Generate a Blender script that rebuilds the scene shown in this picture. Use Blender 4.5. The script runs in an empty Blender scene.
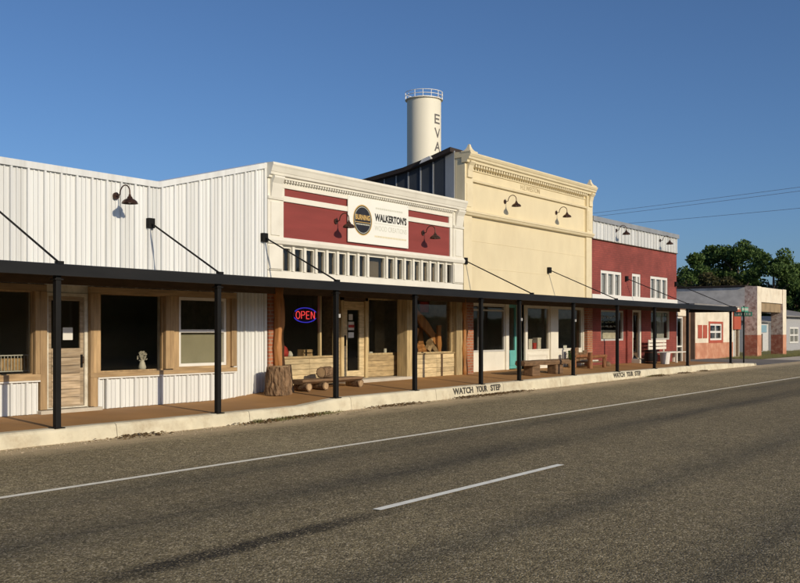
import bpy, math, random
from mathutils import Vector, Matrix, noise
random.seed(11)
R = math.radians
scene = bpy.context.scene
COL = scene.collection

# ------------------------------------------------------------------ camera, sky, sun, exposure
cam_d = bpy.data.cameras.new('camera'); cam = bpy.data.objects.new('camera', cam_d); COL.objects.link(cam)
cam.location = (0, 0, 1.6); cam.rotation_euler = (R(90), 0, R(-53.99))
cam_d.sensor_width = 36; cam_d.lens = 43.65; cam_d.shift_y = 0.0494
cam_d.clip_start = .1; cam_d.clip_end = 3000
scene.camera = cam
SUN_EL, SUN_AZ = 21.0, 11.5            # light travels towards +y, turned 11.5 degrees to +x
world = bpy.data.worlds.new('World'); scene.world = world; world.use_nodes = True
wn = world.node_tree.nodes; wl = world.node_tree.links
sky_n = wn.new('ShaderNodeTexSky'); sky_n.sky_type = 'NISHITA'; sky_n.sun_disc = False
sky_n.sun_elevation = R(SUN_EL); sky_n.sun_rotation = R(180 + SUN_AZ)
sky_n.altitude = 0; sky_n.air_density = 0.8; sky_n.dust_density = 1.2; sky_n.ozone_density = 6
wl.new(sky_n.outputs[0], wn['Background'].inputs[0]); wn['Background'].inputs[1].default_value = 0.101
sun_d = bpy.data.lights.new('sun', 'SUN'); sun_d.energy = 3.6; sun_d.angle = R(.6); sun_d.color = (1, .865, .65)
sun = bpy.data.objects.new('sun', sun_d); COL.objects.link(sun)
ca = math.cos(R(SUN_EL))
sun.rotation_euler = Vector((math.sin(R(SUN_AZ)) * ca, math.cos(R(SUN_AZ)) * ca, -math.sin(R(SUN_EL)))).to_track_quat('-Z', 'Y').to_euler()
vs = scene.view_settings
vs.view_transform = 'Standard'; vs.look = 'None'; vs.exposure = 0.0; vs.gamma = 1; vs.use_curve_mapping = False

# ------------------------------------------------------------------ materials
def mat(name, col, rough=.7, var=.15, scale=3.0, stretch=(1, 1, 1), bump=0, bscale=None, metal=0, dirt=0, dirtcol=(.25, .2, .14), spec=.4, dscale=.8, tone=0):
    m = bpy.data.materials.new(name); m.use_nodes = True
    nt = m.node_tree; N = nt.nodes; Lk = nt.links; b = N['Principled BSDF']
    b.inputs['Roughness'].default_value = rough; b.inputs['Metallic'].default_value = metal
    b.inputs['Specular IOR Level'].default_value = spec
    tc = N.new('ShaderNodeTexCoord'); mp = N.new('ShaderNodeMapping'); mp.inputs['Scale'].default_value = stretch
    g = N.new('ShaderNodeNewGeometry')
    Lk.new(g.outputs['Position'], mp.inputs['Vector'])
    n = N.new('ShaderNodeTexNoise'); n.inputs['Scale'].default_value = scale; n.inputs['Detail'].default_value = 6
    Lk.new(mp.outputs[0], n.inputs['Vector'])
    r = N.new('ShaderNodeValToRGB')
    r.color_ramp.elements[0].position = .3; r.color_ramp.elements[1].position = .7
    c0 = [max(0, c * (1 - var)) for c in col]; c1 = [min(1, c * (1 + var)) for c in col]
    r.color_ramp.elements[0].color = (*c0, 1); r.color_ramp.elements[1].color = (*c1, 1)
    Lk.new(n.outputs['Fac'], r.inputs[0]); out = r.outputs[0]
    if dirt:
        n2 = N.new('ShaderNodeTexNoise'); n2.inputs['Scale'].default_value = dscale; n2.inputs['Detail'].default_value = 9; n2.inputs['Roughness'].default_value = .7
        Lk.new(mp.outputs[0], n2.inputs['Vector'])
        r2 = N.new('ShaderNodeValToRGB'); r2.color_ramp.elements[0].position = .48; r2.color_ramp.elements[1].position = .72
        Lk.new(n2.outputs['Fac'], r2.inputs[0])
        mu = N.new('ShaderNodeMath'); mu.operation = 'MULTIPLY'; mu.inputs[1].default_value = dirt
        Lk.new(r2.outputs[0], mu.inputs[0])
        mx = N.new('ShaderNodeMixRGB'); Lk.new(mu.outputs[0], mx.inputs[0]); Lk.new(out, mx.inputs[1]); mx.inputs[2].default_value = (*dirtcol, 1)
        out = mx.outputs[0]
    if tone:      # every board or sheet has its own shade
        oi = N.new('ShaderNodeObjectInfo'); mr = N.new('ShaderNodeMapRange'); mr.inputs['To Min'].default_value = 1 - tone; mr.inputs['To Max'].default_value = 1 + tone * .6; Lk.new(oi.outputs['Random'], mr.inputs['Value'])
        vm = N.new('ShaderNodeVectorMath'); vm.operation = 'SCALE'; Lk.new(out, vm.inputs[0]); Lk.new(mr.outputs[0], vm.inputs['Scale']); out = vm.outputs[0]
    Lk.new(out, b.inputs['Base Color'])
    if bump:
        n3 = N.new('ShaderNodeTexNoise'); n3.inputs['Scale'].default_value = bscale or scale * 4; n3.inputs['Detail'].default_value = 5
        Lk.new(mp.outputs[0], n3.inputs['Vector'])
        bp = N.new('ShaderNodeBump'); bp.inputs['Strength'].default_value = bump; bp.inputs['Distance'].default_value = .02
        Lk.new(n3.outputs['Fac'], bp.inputs['Height']); Lk.new(bp.outputs[0], b.inputs['Normal'])
    return m

def brick_mat(name, c1, c2, mortar, w=.2, h=.075, ms=.012, wear=None):
    m = bpy.data.materials.new(name); m.use_nodes = True
    nt = m.node_tree; N = nt.nodes; Lk = nt.links; b = N['Principled BSDF']; b.inputs['Roughness'].default_value = .85
    g = N.new('ShaderNodeNewGeometry'); sx = N.new('ShaderNodeSeparateXYZ'); cx = N.new('ShaderNodeCombineXYZ')
    Lk.new(g.outputs['Position'], sx.inputs[0])
    ad = N.new('ShaderNodeMath'); ad.operation = 'ADD'; Lk.new(sx.outputs['X'], ad.inputs[0]); Lk.new(sx.outputs['Y'], ad.inputs[1])
    Lk.new(ad.outputs[0], cx.inputs['X']); Lk.new(sx.outputs['Z'], cx.inputs['Y'])
    br = N.new('ShaderNodeTexBrick'); Lk.new(cx.outputs[0], br.inputs['Vector'])
    br.inputs['Scale'].default_value = 1; br.inputs['Brick Width'].default_value = w; br.inputs['Row Height'].default_value = h
    br.inputs['Mortar Size'].default_value = ms; br.inputs['Color1'].default_value = (*c1, 1); br.inputs['Color2'].default_value = (*c2, 1)
    br.inputs['Mortar'].default_value = (*mortar, 1)
    out = br.outputs['Color']
    n = N.new('ShaderNodeTexNoise'); n.inputs['Scale'].default_value = 1.3; n.inputs['Detail'].default_value = 8; Lk.new(g.outputs['Position'], n.inputs['Vector'])
    r = N.new('ShaderNodeValToRGB'); r.color_ramp.elements[0].position = .35; r.color_ramp.elements[1].position = .7
    r.color_ramp.elements[0].color = (.72, .72, .72, 1); r.color_ramp.elements[1].color = (1.12, 1.12, 1.12, 1); Lk.new(n.outputs['Fac'], r.inputs[0])
    mx = N.new('ShaderNodeMixRGB'); mx.blend_type = 'MULTIPLY'; mx.inputs[0].default_value = 1; Lk.new(out, mx.inputs[1]); Lk.new(r.outputs[0], mx.inputs[2]); out = mx.outputs[0]
    if wear:
        n2 = N.new('ShaderNodeTexNoise'); n2.inputs['Scale'].default_value = 4.5; n2.inputs['Detail'].default_value = 10; n2.inputs['Roughness'].default_value = .7; Lk.new(g.outputs['Position'], n2.inputs['Vector'])
        r2 = N.new('ShaderNodeValToRGB'); r2.color_ramp.elements[0].position = wear[1]; r2.color_ramp.elements[1].position = wear[1] + .22; Lk.new(n2.outputs['Fac'], r2.inputs[0])
        m2 = N.new('ShaderNodeMixRGB'); Lk.new(r2.outputs[0], m2.inputs[0]); Lk.new(out, m2.inputs[1]); m2.inputs[2].default_value = (*wear[0], 1); out = m2.outputs[0]
    Lk.new(out, b.inputs['Base Color'])
    bp = N.new('ShaderNodeBump'); bp.inputs['Strength'].default_value = .6; bp.inputs['Distance'].default_value = .01; bp.invert = True
    Lk.new(br.outputs['Fac'], bp.inputs['Height']); Lk.new(bp.outputs[0], b.inputs['Normal'])
    return m

def glass_mat(name, tint=(.93, .93, .9), extra=0.0):
    m = bpy.data.materials.new(name); m.use_nodes = True
    nt = m.node_tree; N = nt.nodes; Lk = nt.links; N.remove(N['Principled BSDF'])
    t = N.new('ShaderNodeBsdfTransparent'); t.inputs[0].default_value = (*tint, 1)
    gl = N.new('ShaderNodeBsdfGlossy'); gl.inputs['Roughness'].default_value = .02
    g = N.new('ShaderNodeNewGeometry'); n = N.new('ShaderNodeTexNoise'); n.inputs['Scale'].default_value = 1.1; Lk.new(g.outputs['Position'], n.inputs['Vector'])
    bp = N.new('ShaderNodeBump'); bp.inputs['Strength'].default_value = .06; bp.inputs['Distance'].default_value = .05; Lk.new(n.outputs['Fac'], bp.inputs['Height']); Lk.new(bp.outputs[0], gl.inputs['Normal'])
    lw = N.new('ShaderNodeLayerWeight'); lw.inputs['Blend'].default_value = .5; pw = N.new('ShaderNodeMath'); pw.operation = 'POWER'; pw.inputs[1].default_value = 5; Lk.new(lw.outputs['Facing'], pw.inputs[0])
    ad = N.new('ShaderNodeMath'); ad.operation = 'MULTIPLY_ADD'; ad.inputs[1].default_value = .96; ad.inputs[2].default_value = .035 + extra; ad.use_clamp = True; Lk.new(pw.outputs[0], ad.inputs[0])
    mx = N.new('ShaderNodeMixShader'); Lk.new(ad.outputs[0], mx.inputs[0]); Lk.new(t.outputs[0], mx.inputs[1]); Lk.new(gl.outputs[0], mx.inputs[2])
    Lk.new(mx.outputs[0], N['Material Output'].inputs[0])
    return m

def emit_mat(name, col, s):
    m = bpy.data.materials.new(name); m.use_nodes = True
    b = m.node_tree.nodes['Principled BSDF']; b.inputs['Base Color'].default_value = (*[c * .5 for c in col], 1)
    b.inputs['Emission Color'].default_value = (*col, 1); b.inputs['Emission Strength'].default_value = s
    return m

def leaf_mat(name, c0, c1, trans=.3):
    m = bpy.data.materials.new(name); m.use_nodes = True
    nt = m.node_tree; N = nt.nodes; Lk = nt.links; b = N['Principled BSDF']; b.inputs['Roughness'].default_value = .65; b.inputs['Specular IOR Level'].default_value = .2
    g = N.new('ShaderNodeNewGeometry'); r = N.new('ShaderNodeValToRGB')
    r.color_ramp.elements[0].color = (*c0, 1); r.color_ramp.elements[1].color = (*c1, 1); Lk.new(g.outputs['Random Per Island'], r.inputs[0])
    Lk.new(r.outputs[0], b.inputs['Base Color'])
    t = N.new('ShaderNodeBsdfTranslucent'); Lk.new(r.outputs[0], t.inputs[0]); mx = N.new('ShaderNodeMixShader'); mx.inputs[0].default_value = trans
    Lk.new(b.outputs[0], mx.inputs[1]); Lk.new(t.outputs[0], mx.inputs[2]); Lk.new(mx.outputs[0], N['Material Output'].inputs[0])
    return m

def road_mat():
    m = bpy.data.materials.new('chip_seal_asphalt'); m.use_nodes = True
    nt = m.node_tree; N = nt.nodes; Lk = nt.links; b = N['Principled BSDF']; b.inputs['Roughness'].default_value = .88; b.inputs['Specular IOR Level'].default_value = .25
    g = N.new('ShaderNodeNewGeometry'); P = g.outputs['Position']
    def nz(scale, detail=4, stretch=None, rough=.5):
        n = N.new('ShaderNodeTexNoise'); n.inputs['Scale'].default_value = scale; n.inputs['Detail'].default_value = detail; n.inputs['Roughness'].default_value = rough
        if stretch:
            mp = N.new('ShaderNodeMapping'); mp.inputs['Scale'].default_value = stretch; Lk.new(P, mp.inputs['Vector']); Lk.new(mp.outputs[0], n.inputs['Vector'])
        else: Lk.new(P, n.inputs['Vector'])
        return n.outputs['Fac']
    def ramp(sock, stops):
        r = N.new('ShaderNodeValToRGB'); e = r.color_ramp.elements
        while len(e) < len(stops): e.new(.5)
        for k, (p, c) in enumerate(stops): e[k].position = p; e[k].color = (*c, 1) if len(c) == 3 else c
        Lk.new(sock, r.inputs[0]); return r.outputs[0]
    def mul(a, bsock):
        x = N.new('ShaderNodeMixRGB'); x.blend_type = 'MULTIPLY'; x.inputs[0].default_value = 1; Lk.new(a, x.inputs[1]); Lk.new(bsock, x.inputs[2]); return x.outputs[0]
    # individual chips of stone
    v = N.new('ShaderNodeTexVoronoi'); v.inputs['Scale'].default_value = 75; Lk.new(P, v.inputs['Vector'])
    sep = N.new('ShaderNodeSeparateColor'); Lk.new(v.outputs['Color'], sep.inputs[0])
    chips = ramp(sep.outputs[0], [(0, (.085, .068, .036)), (.45, (.205, .163, .086)), (.85, (.335, .272, .152)), (1, (.6, .5, .33))])
    big = ramp(nz(.35, 6), [(.3, (.86, .86, .86)), (.7, (1.12, 1.12, 1.12))])
    c = mul(chips, big)
    mid = ramp(nz(6, 5), [(.35, (.85, .85, .86)), (.65, (1.12, 1.12, 1.1))])
    c = mul(c, mid)
    # wheel tracks polished dark by traffic
    sx = N.new('ShaderNodeSeparateXYZ'); Lk.new(P, sx.inputs[0])
    wob = N.new('ShaderNodeMath'); wob.operation = 'MULTIPLY_ADD'; Lk.new(nz(.12, 3), wob.inputs[0]); wob.inputs[1].default_value = .7; Lk.new(sx.outputs['Y'], wob.inputs[2])
    mr = N.new('ShaderNodeMapRange'); mr.inputs['From Min'].default_value = 0; mr.inputs['From Max'].default_value = 12; Lk.new(wob.outputs[0], mr.inputs['Value'])
    def band(y): return (y + .35) / 12
    W = (.97, .97, .98); Dk = (.42, .44, .5); Dm = (.6, .62, .67)
    tr = ramp(mr.outputs[0], [(0, W), (band(2.0) - .03, W), (band(2.0), Dm), (band(2.0) + .05, W), (band(3.8) - .03, W), (band(3.8), Dm), (band(3.8) + .04, W), (band(5.9), W), (band(6.5), Dk), (band(7.1), (.85, .85, .88)), (band(7.5), (.85, .85, .88)), (band(8.0), Dm), (band(8.45), W)])
    stre = N.new('ShaderNodeMixRGB'); Lk.new(ramp(nz(1, 4, (.25, 2.2, 1)), [(.3, (.45,) * 3), (.55, (1,) * 3)]), stre.inputs[0]); stre.inputs[1].default_value = (1, 1, 1, 1); Lk.new(tr, stre.inputs[2])
    c = mul(c, stre.outputs[0])
    # dark bitumen smear left in line with the centre dash
    def box01(sock, a, b, soft):
        m1 = N.new('ShaderNodeMapRange'); m1.inputs['From Min'].default_value = a; m1.inputs['From Max'].default_value = a + soft; Lk.new(sock, m1.inputs['Value'])
        m2 = N.new('ShaderNodeMapRange'); m2.inputs['From Min'].default_value = b; m2.inputs['From Max'].default_value = b - soft; Lk.new(sock, m2.inputs['Value'])
        q = N.new('ShaderNodeMath'); q.operation = 'MULTIPLY'; Lk.new(m1.outputs[0], q.inputs[0]); Lk.new(m2.outputs[0], q.inputs[1]); return q.outputs[0]
    wy = N.new('ShaderNodeMath'); wy.operation = 'MULTIPLY_ADD'; Lk.new(nz(1.6, 5), wy.inputs[0]); wy.inputs[1].default_value = .26; Lk.new(sx.outputs['Y'], wy.inputs[2])
    sm = N.new('ShaderNodeMath'); sm.operation = 'MULTIPLY'; Lk.new(box01(sx.outputs['X'], 3.1, 7.4, 1.3), sm.inputs[0]); Lk.new(box01(wy.outputs[0], 5.14, 5.48, .1), sm.inputs[1])
    sm2 = N.new('ShaderNodeMath'); sm2.operation = 'MULTIPLY'; Lk.new(sm.outputs[0], sm2.inputs[0]); Lk.new(ramp(sep.outputs[1], [(0, (1,) * 3), (.7, (1,) * 3), (.78, (.35,) * 3), (1, (.15,) * 3)]), sm2.inputs[1])
    tb = N.new('ShaderNodeMixRGB'); tb.blend_type = 'MULTIPLY'; Lk.new(sm2.outputs[0], tb.inputs[0]); Lk.new(c, tb.inputs[1]); tb.inputs[2].default_value = (.2, .2, .22, 1); c = tb.outputs[0]
    # the parking shoulder is paler than the lanes
    mr3 = N.new('ShaderNodeMapRange'); mr3.inputs['From Min'].default_value = 8.7; mr3.inputs['From Max'].default_value = 9.3; mr3.inputs['To Min'].default_value = 1; mr3.inputs['To Max'].default_value = 1.3; Lk.new(wob.outputs[0], mr3.inputs['Value'])
    vm = N.new('ShaderNodeVectorMath'); vm.operation = 'SCALE'; Lk.new(c, vm.inputs[0]); Lk.new(mr3.outputs[0], vm.inputs['Scale']); c = vm.outputs[0]
    # sandy grit gathered towards the kerb
    mr2 = N.new('ShaderNodeMapRange'); mr2.inputs['From Min'].default_value = 10.95; mr2.inputs['From Max'].default_value = 11.55; Lk.new(sx.outputs['Y'], mr2.inputs['Value'])
    gm = N.new('ShaderNodeMath'); gm.operation = 'MULTIPLY'; Lk.new(mr2.outputs[0], gm.inputs[0]); Lk.new(ramp(nz(2.5, 8, (.6, 1.5, 1), .65), [(.28, (0,) * 3), (.5, (1,) * 3)]), gm.inputs[1])
    mx = N.new('ShaderNodeMixRGB'); Lk.new(gm.outputs[0], mx.inputs[0]); Lk.new(c, mx.inputs[1]); mx.inputs[2].default_value = (.58, .45, .27, 1)
    Lk.new(mx.outputs[0], b.inputs['Base Color'])
    bp = N.new('ShaderNodeBump'); bp.inputs['Strength'].default_value = .55; bp.inputs['Distance'].default_value = .012; Lk.new(v.outputs['Distance'], bp.inputs['Height']); bp.invert = True
    Lk.new(bp.outputs[0], b.inputs['Normal'])
    return m

def paint_mat(name, col, gap, holes=.5):
    """road paint worn through to the chips"""
    m = mat(name, col, .8, .12, 9)
    nt = m.node_tree; N = nt.nodes; Lk = nt.links; b = N['Principled BSDF']
    g = N.new('ShaderNodeNewGeometry'); n = N.new('ShaderNodeTexNoise'); n.inputs['Scale'].default_value = 38; n.inputs['Detail'].default_value = 6; Lk.new(g.outputs['Position'], n.inputs['Vector'])
    r = N.new('ShaderNodeValToRGB'); r.color_ramp.elements[0].position = gap; r.color_ramp.elements[1].position = gap + .06; Lk.new(n.outputs['Fac'], r.inputs[0])
    old = b.inputs['Base Color'].links[0].from_socket
    mx = N.new('ShaderNodeMixRGB'); Lk.new(r.outputs[0], mx.inputs[0]); mx.inputs[1].default_value = (.12, .105, .085, 1); Lk.new(old, mx.inputs[2]); Lk.new(mx.outputs[0], b.inputs['Base Color'])
    return m

M = {}
M['white_metal'] = mat('white_painted_metal', (.7, .71, .7), .3, .09, 1.2, (5, 1, .12), dirt=.34, dirtcol=(.46, .44, .38), dscale=1.6, tone=.07)
M['white_paint'] = mat('cream_white_paint', (.74, .71, .62), .6, .05, 2, dirt=.2, dirtcol=(.42, .37, .28), dscale=1.6, bump=.05, bscale=30)
M['old_white'] = mat('weathered_white_paint', (.62, .58, .48), .8, .15, 6, dirt=.5, dirtcol=(.3, .24, .16), dscale=5, bump=.15)
M['pine'] = mat('pine_boards', (.42, .285, .15), .6, .25, 2.5, (6, 6, .7), dirt=.5, dirtcol=(.22, .12, .05), dscale=3, bump=.12, tone=.22)
M['pine_h'] = mat('pine_boards_level', (.42, .29, .155), .6, .25, 2.5, (.7, 6, 6), dirt=.5, dirtcol=(.22, .12, .05), dscale=3, bump=.12, tone=.22)
M['plank'] = mat('weathered_door_planks', (.42, .32, .21), .8, .35, 3, (1, 4, 9), dirt=.6, dirtcol=(.62, .52, .4), dscale=2.5, bump=.2, tone=.35)
M['clad'] = mat('birch_cladding', (.6, .47, .27), .7, .25, 2.4, (1.6, 4, 9), dirt=.45, dirtcol=(.33, .22, .1), dscale=2.6, bump=.15, tone=.25)
M['clad_d'] = mat('oak_cladding', (.4, .29, .15), .7, .3, 2.4, (1.6, 4, 9), dirt=.5, dirtcol=(.2, .13, .06), dscale=2.6, bump=.15, tone=.25)
M['clad_v'] = mat('upright_boards', (.5, .38, .2), .7, .3, 2.4, (7, 7, .8), dirt=.45, dirtcol=(.25, .17, .08), dscale=2.2, bump=.15, tone=.25)
M['dark_wood'] = mat('dark_stained_wood', (.09, .055, .03), .7, .3, 3, (1, 5, 5))
M['cedar'] = mat('peeled_cedar_log', (.42, .185, .06), .65, .35, 3, (5, 5, .6), dirt=.5, dirtcol=(.22, .08, .02), dscale=2, bump=.25)
M['cedar_d'] = mat('dark_cedar_log', (.24, .1, .04), .7, .35, 3, (5, 5, .6), dirt=.5, dirtcol=(.12, .05, .02), dscale=2, bump=.25)
M['bark'] = mat('rough_bark', (.2, .125, .07), .95, .5, 5, (4, 4, .9), dirt=.6, dirtcol=(.06, .035, .02), dscale=4, bump=.9, bscale=14)
M['cut'] = mat('cut_end_grain', (.4, .27, .15), .8, .25, 9, bump=.1)
M['slab'] = mat('old_timber_slab', (.17, .1, .052), .85, .35, 3, (1, 4, 6), dirt=.4, dirtcol=(.28, .19, .11), dscale=2, bump=.3)
M['black'] = mat('black_steel', (.0095, .009, .0085), .6, .2, 4, spec=.2)
M['fascia'] = mat('charcoal_fascia_steel', (.0135, .0135, .0135), .5, .25, 1.5, (.5, 1, 3), dirt=.3, dirtcol=(.03, .027, .024), spec=.25)
M['soffit'] = mat('dark_soffit_metal', (.07, .06, .05), .6, .2, 2)
M['bronze'] = mat('aged_bronze', (.085, .045, .03), .38, .3, 12, metal=.6)
M['enamel'] = mat('white_enamel', (.75, .73, .68), .35, .03, 5)
M['red_panel'] = mat('barn_red_paint', (.23, .043, .036), .7, .1, 2, (.4, 1, 3), dirt=.15, dirtcol=(.17, .035, .03), bump=.06, bscale=20)
M['yellow'] = mat('butter_yellow_paint', (.7, .605, .4), .65, .05, 1.5, (1.1, 1, .6), dirt=.26, dirtcol=(.52, .42, .26), dscale=1.3, bump=.06, bscale=12)
M['yellow_t'] = mat('butter_yellow_trim', (.72, .625, .42), .6, .04, 2, dirt=.18, dirtcol=(.46, .34, .17), dscale=2.5)
M['letters_y'] = mat('faded_raised_lettering', (.45, .36, .21), .7, .08, 4)
M['blue_metal'] = mat('dark_blue_metal', (.045, .055, .07), .85, .25, 2, (1, 1, .4))
M['grey_metal'] = mat('galvanised_grey', (.34, .35, .36), .45, .12, 2, (1, 1, .4), metal=.3)
M['roof_brown'] = mat('brown_roofing', (.03, .021, .017), .8, .3, 2)
M['roof'] = mat('grey_roofing', (.22, .21, .2), .8, .2, 1)
M['brick_red'] = brick_mat('painted_red_brick', (.3, .064, .05), (.25, .053, .042), (.225, .056, .045), .21, .075, .009)
M['brick_orange'] = brick_mat('orange_brick', (.42, .15, .07), (.33, .1, .05), (.36, .25, .17), .2, .075, .012)
M['stucco_white'] = mat('station_white_stucco', (.72, .65, .52), .85, .1, 2, dirt=.45, dirtcol=(.5, .38, .25), dscale=1.4, bump=.1)
M['stucco_orange'] = mat('station_orange_band', (.5, .22, .13), .85, .12, 2, dirt=.5, dirtcol=(.68, .5, .36), dscale=2, bump=.1)
M['peel_brick'] = brick_mat('peeling_brick', (.36, .18, .14), (.28, .14, .11), (.3, .23, .19), .22, .08, .012, ((.62, .52, .46), .36))
M['pillar_red'] = brick_mat('station_red_brick', (.46, .12, .07), (.38, .09, .055), (.34, .15, .1), .22, .08, .012, ((.5, .26, .18), .46))
M['grey_wall'] = mat('weathered_grey_block', (.55, .52, .48), .9, .2, 1.6, (1, 1, 1.5), dirt=.6, dirtcol=(.75, .72, .66), dscale=1.3, bump=.2)
M['brown_wall'] = mat('brown_side_wall', (.17, .1, .06), .9, .25, 3)
M['brown_beam'] = mat('dark_brown_beam', (.3, .22, .13), .9, .3, 2, dirt=.5, dirtcol=(.15, .1, .06), dscale=2)  # beam coloured darker brown than the lintel above it
M['red_board'] = mat('bright_red_board', (.4, .085, .05), .7, .12, 2)
M['house_grey'] = mat('pale_blue_grey_siding', (.36, .36, .37), .8, .08, 2, (1, 1, 6))
M['house_white'] = mat('white_siding', (.5, .5, .49), .8, .06, 2, (1, 1, 6))
M['house_teal'] = mat('faded_teal_paint', (.2, .33, .4), .7, .1, 2)
M['teal'] = mat('teal_door_paint', (.13, .42, .4), .55, .1, 3)
M['alu'] = mat('pale_aluminium', (.6, .59, .56), .4, .05, 3, metal=.2)
M['glass'] = glass_mat('shop_glass')
M['glass2'] = glass_mat('clear_glass', (.93, .93, .92), .02)
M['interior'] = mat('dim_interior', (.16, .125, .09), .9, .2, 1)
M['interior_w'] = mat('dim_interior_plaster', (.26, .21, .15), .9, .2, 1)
M['curtain'] = mat('pale_curtain', (.42, .42, .4), .9, .12, 5, (8, 1, .4))
M['screen'] = mat('tan_window_screen', (.3, .28, .2), .9, .08, 3)
M['paper'] = mat('white_paper', (.7, .69, .64), .8, .04, 8)
M['concrete'] = mat('pale_concrete', (.5, .45, .37), .9, .1, 3, dirt=.35, dirtcol=(.3, .25, .19), dscale=2, bump=.15)
M['kerb'] = mat('whitewashed_kerb', (.63, .575, .43), .88, .1, 3, dirt=.8, dirtcol=(.4, .32, .21), dscale=2.3, bump=.25, bscale=14)
M['walk'] = mat('brown_stained_concrete', (.37, .195, .068), .85, .14, 1.1, dirt=.3, dirtcol=(.3, .2, .13), dscale=.7, bump=.1, bscale=20)
M['road'] = road_mat()
M['side_road'] = mat('side_street_asphalt', (.17, .15, .125), .9, .2, 1.2, dirt=.4, dirtcol=(.3, .26, .2), dscale=.5)
M['line'] = paint_mat('road_paint_edge', (.9, .84, .68), .2)
M['dash'] = paint_mat('road_paint_dash', (.95, .91, .78), .16)
M['tar'] = mat('dark_tar_patch', (.085, .07, .045), .8, .45, 30)
M['ground'] = mat('dry_grassy_earth', (.13, .12, .06), .95, .3, .5, dirt=.5, dirtcol=(.2, .16, .09), dscale=.3)
M['grass'] = leaf_mat('grass_blades', (.1, .12, .035), (.26, .23, .1))
M['gravel'] = mat('kerb_grit', (.46, .37, .25), .95, .4, 25)
M['litter'] = leaf_mat('dead_leaf_litter', (.05, .03, .015), (.22, .14, .06), .1)
M['leaf1'] = leaf_mat('oak_leaves', (.04, .08, .02), (.13, .2, .055))
M['leaf2'] = leaf_mat('dark_oak_leaves', (.03, .06, .018), (.09, .145, .04))
M['leaf3'] = leaf_mat('olive_brown_leaves', (.04, .045, .015), (.1, .085, .035))
M['trunk'] = mat('tree_bark', (.11, .085, .06), .95, .3, 6, bump=.4)
M['sign'] = mat('sign_banner_white', (.8, .79, .72), .5, .02, 3)
M['ink'] = mat('sign_dark_ink', (.035, .034, .03), .6, .1, 5)
M['ink_grey'] = mat('sign_grey_ink', (.56, .56, .47), .6, .05, 5)
M['ink_gold'] = mat('sign_gold_ink', (.55, .36, .12), .6, .1, 5)
M['ink_palegold'] = mat('sign_pale_gold_ink', (.68, .58, .36), .6, .1, 5)
M['navy'] = mat('logo_black_disc', (.02, .02, .024), .5, .2, 4)
M['stencil'] = paint_mat('kerb_stencil_paint', (.06, .055, .045), .3)
M['tower'] = mat('cream_tower_paint', (.74, .7, .58), .6, .04, .2, dirt=.12, dirtcol=(.5, .44, .33), dscale=.2)
M['tower_text'] = mat('grey_tower_lettering', (.13, .12, .11), .7, .1, 2)
M['sign_green'] = mat('street_sign_green', (.08, .3, .21), .5, .1, 5)
M['bench_white'] = mat('white_bench_paint', (.72, .68, .6), .6, .06, 5, dirt=.2)
M['bucket'] = mat('white_pail', (.72, .7, .66), .5, .05, 4)
M['neon_red'] = emit_mat('red_neon', (1, .07, .07), 1.15)
M['neon_blue'] = emit_mat('blue_neon', (.07, .06, 1), .55)
M['neon_back'] = mat('neon_backing', (.012, .012, .03), .6)
M['fabric_red'] = mat('red_goods', (.4, .04, .03), .8, .3, 12)
M['goods_tan'] = mat('tan_goods', (.38, .25, .13), .8, .35, 12)
M['goods_white'] = mat('white_goods', (.6, .57, .5), .7, .1, 10)
M['goods_green'] = mat('green_goods', (.05, .3, .2), .6, .1, 10)
M['wire'] = mat('overhead_cable', (.42, .48, .55), .6, .1, 1)

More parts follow.
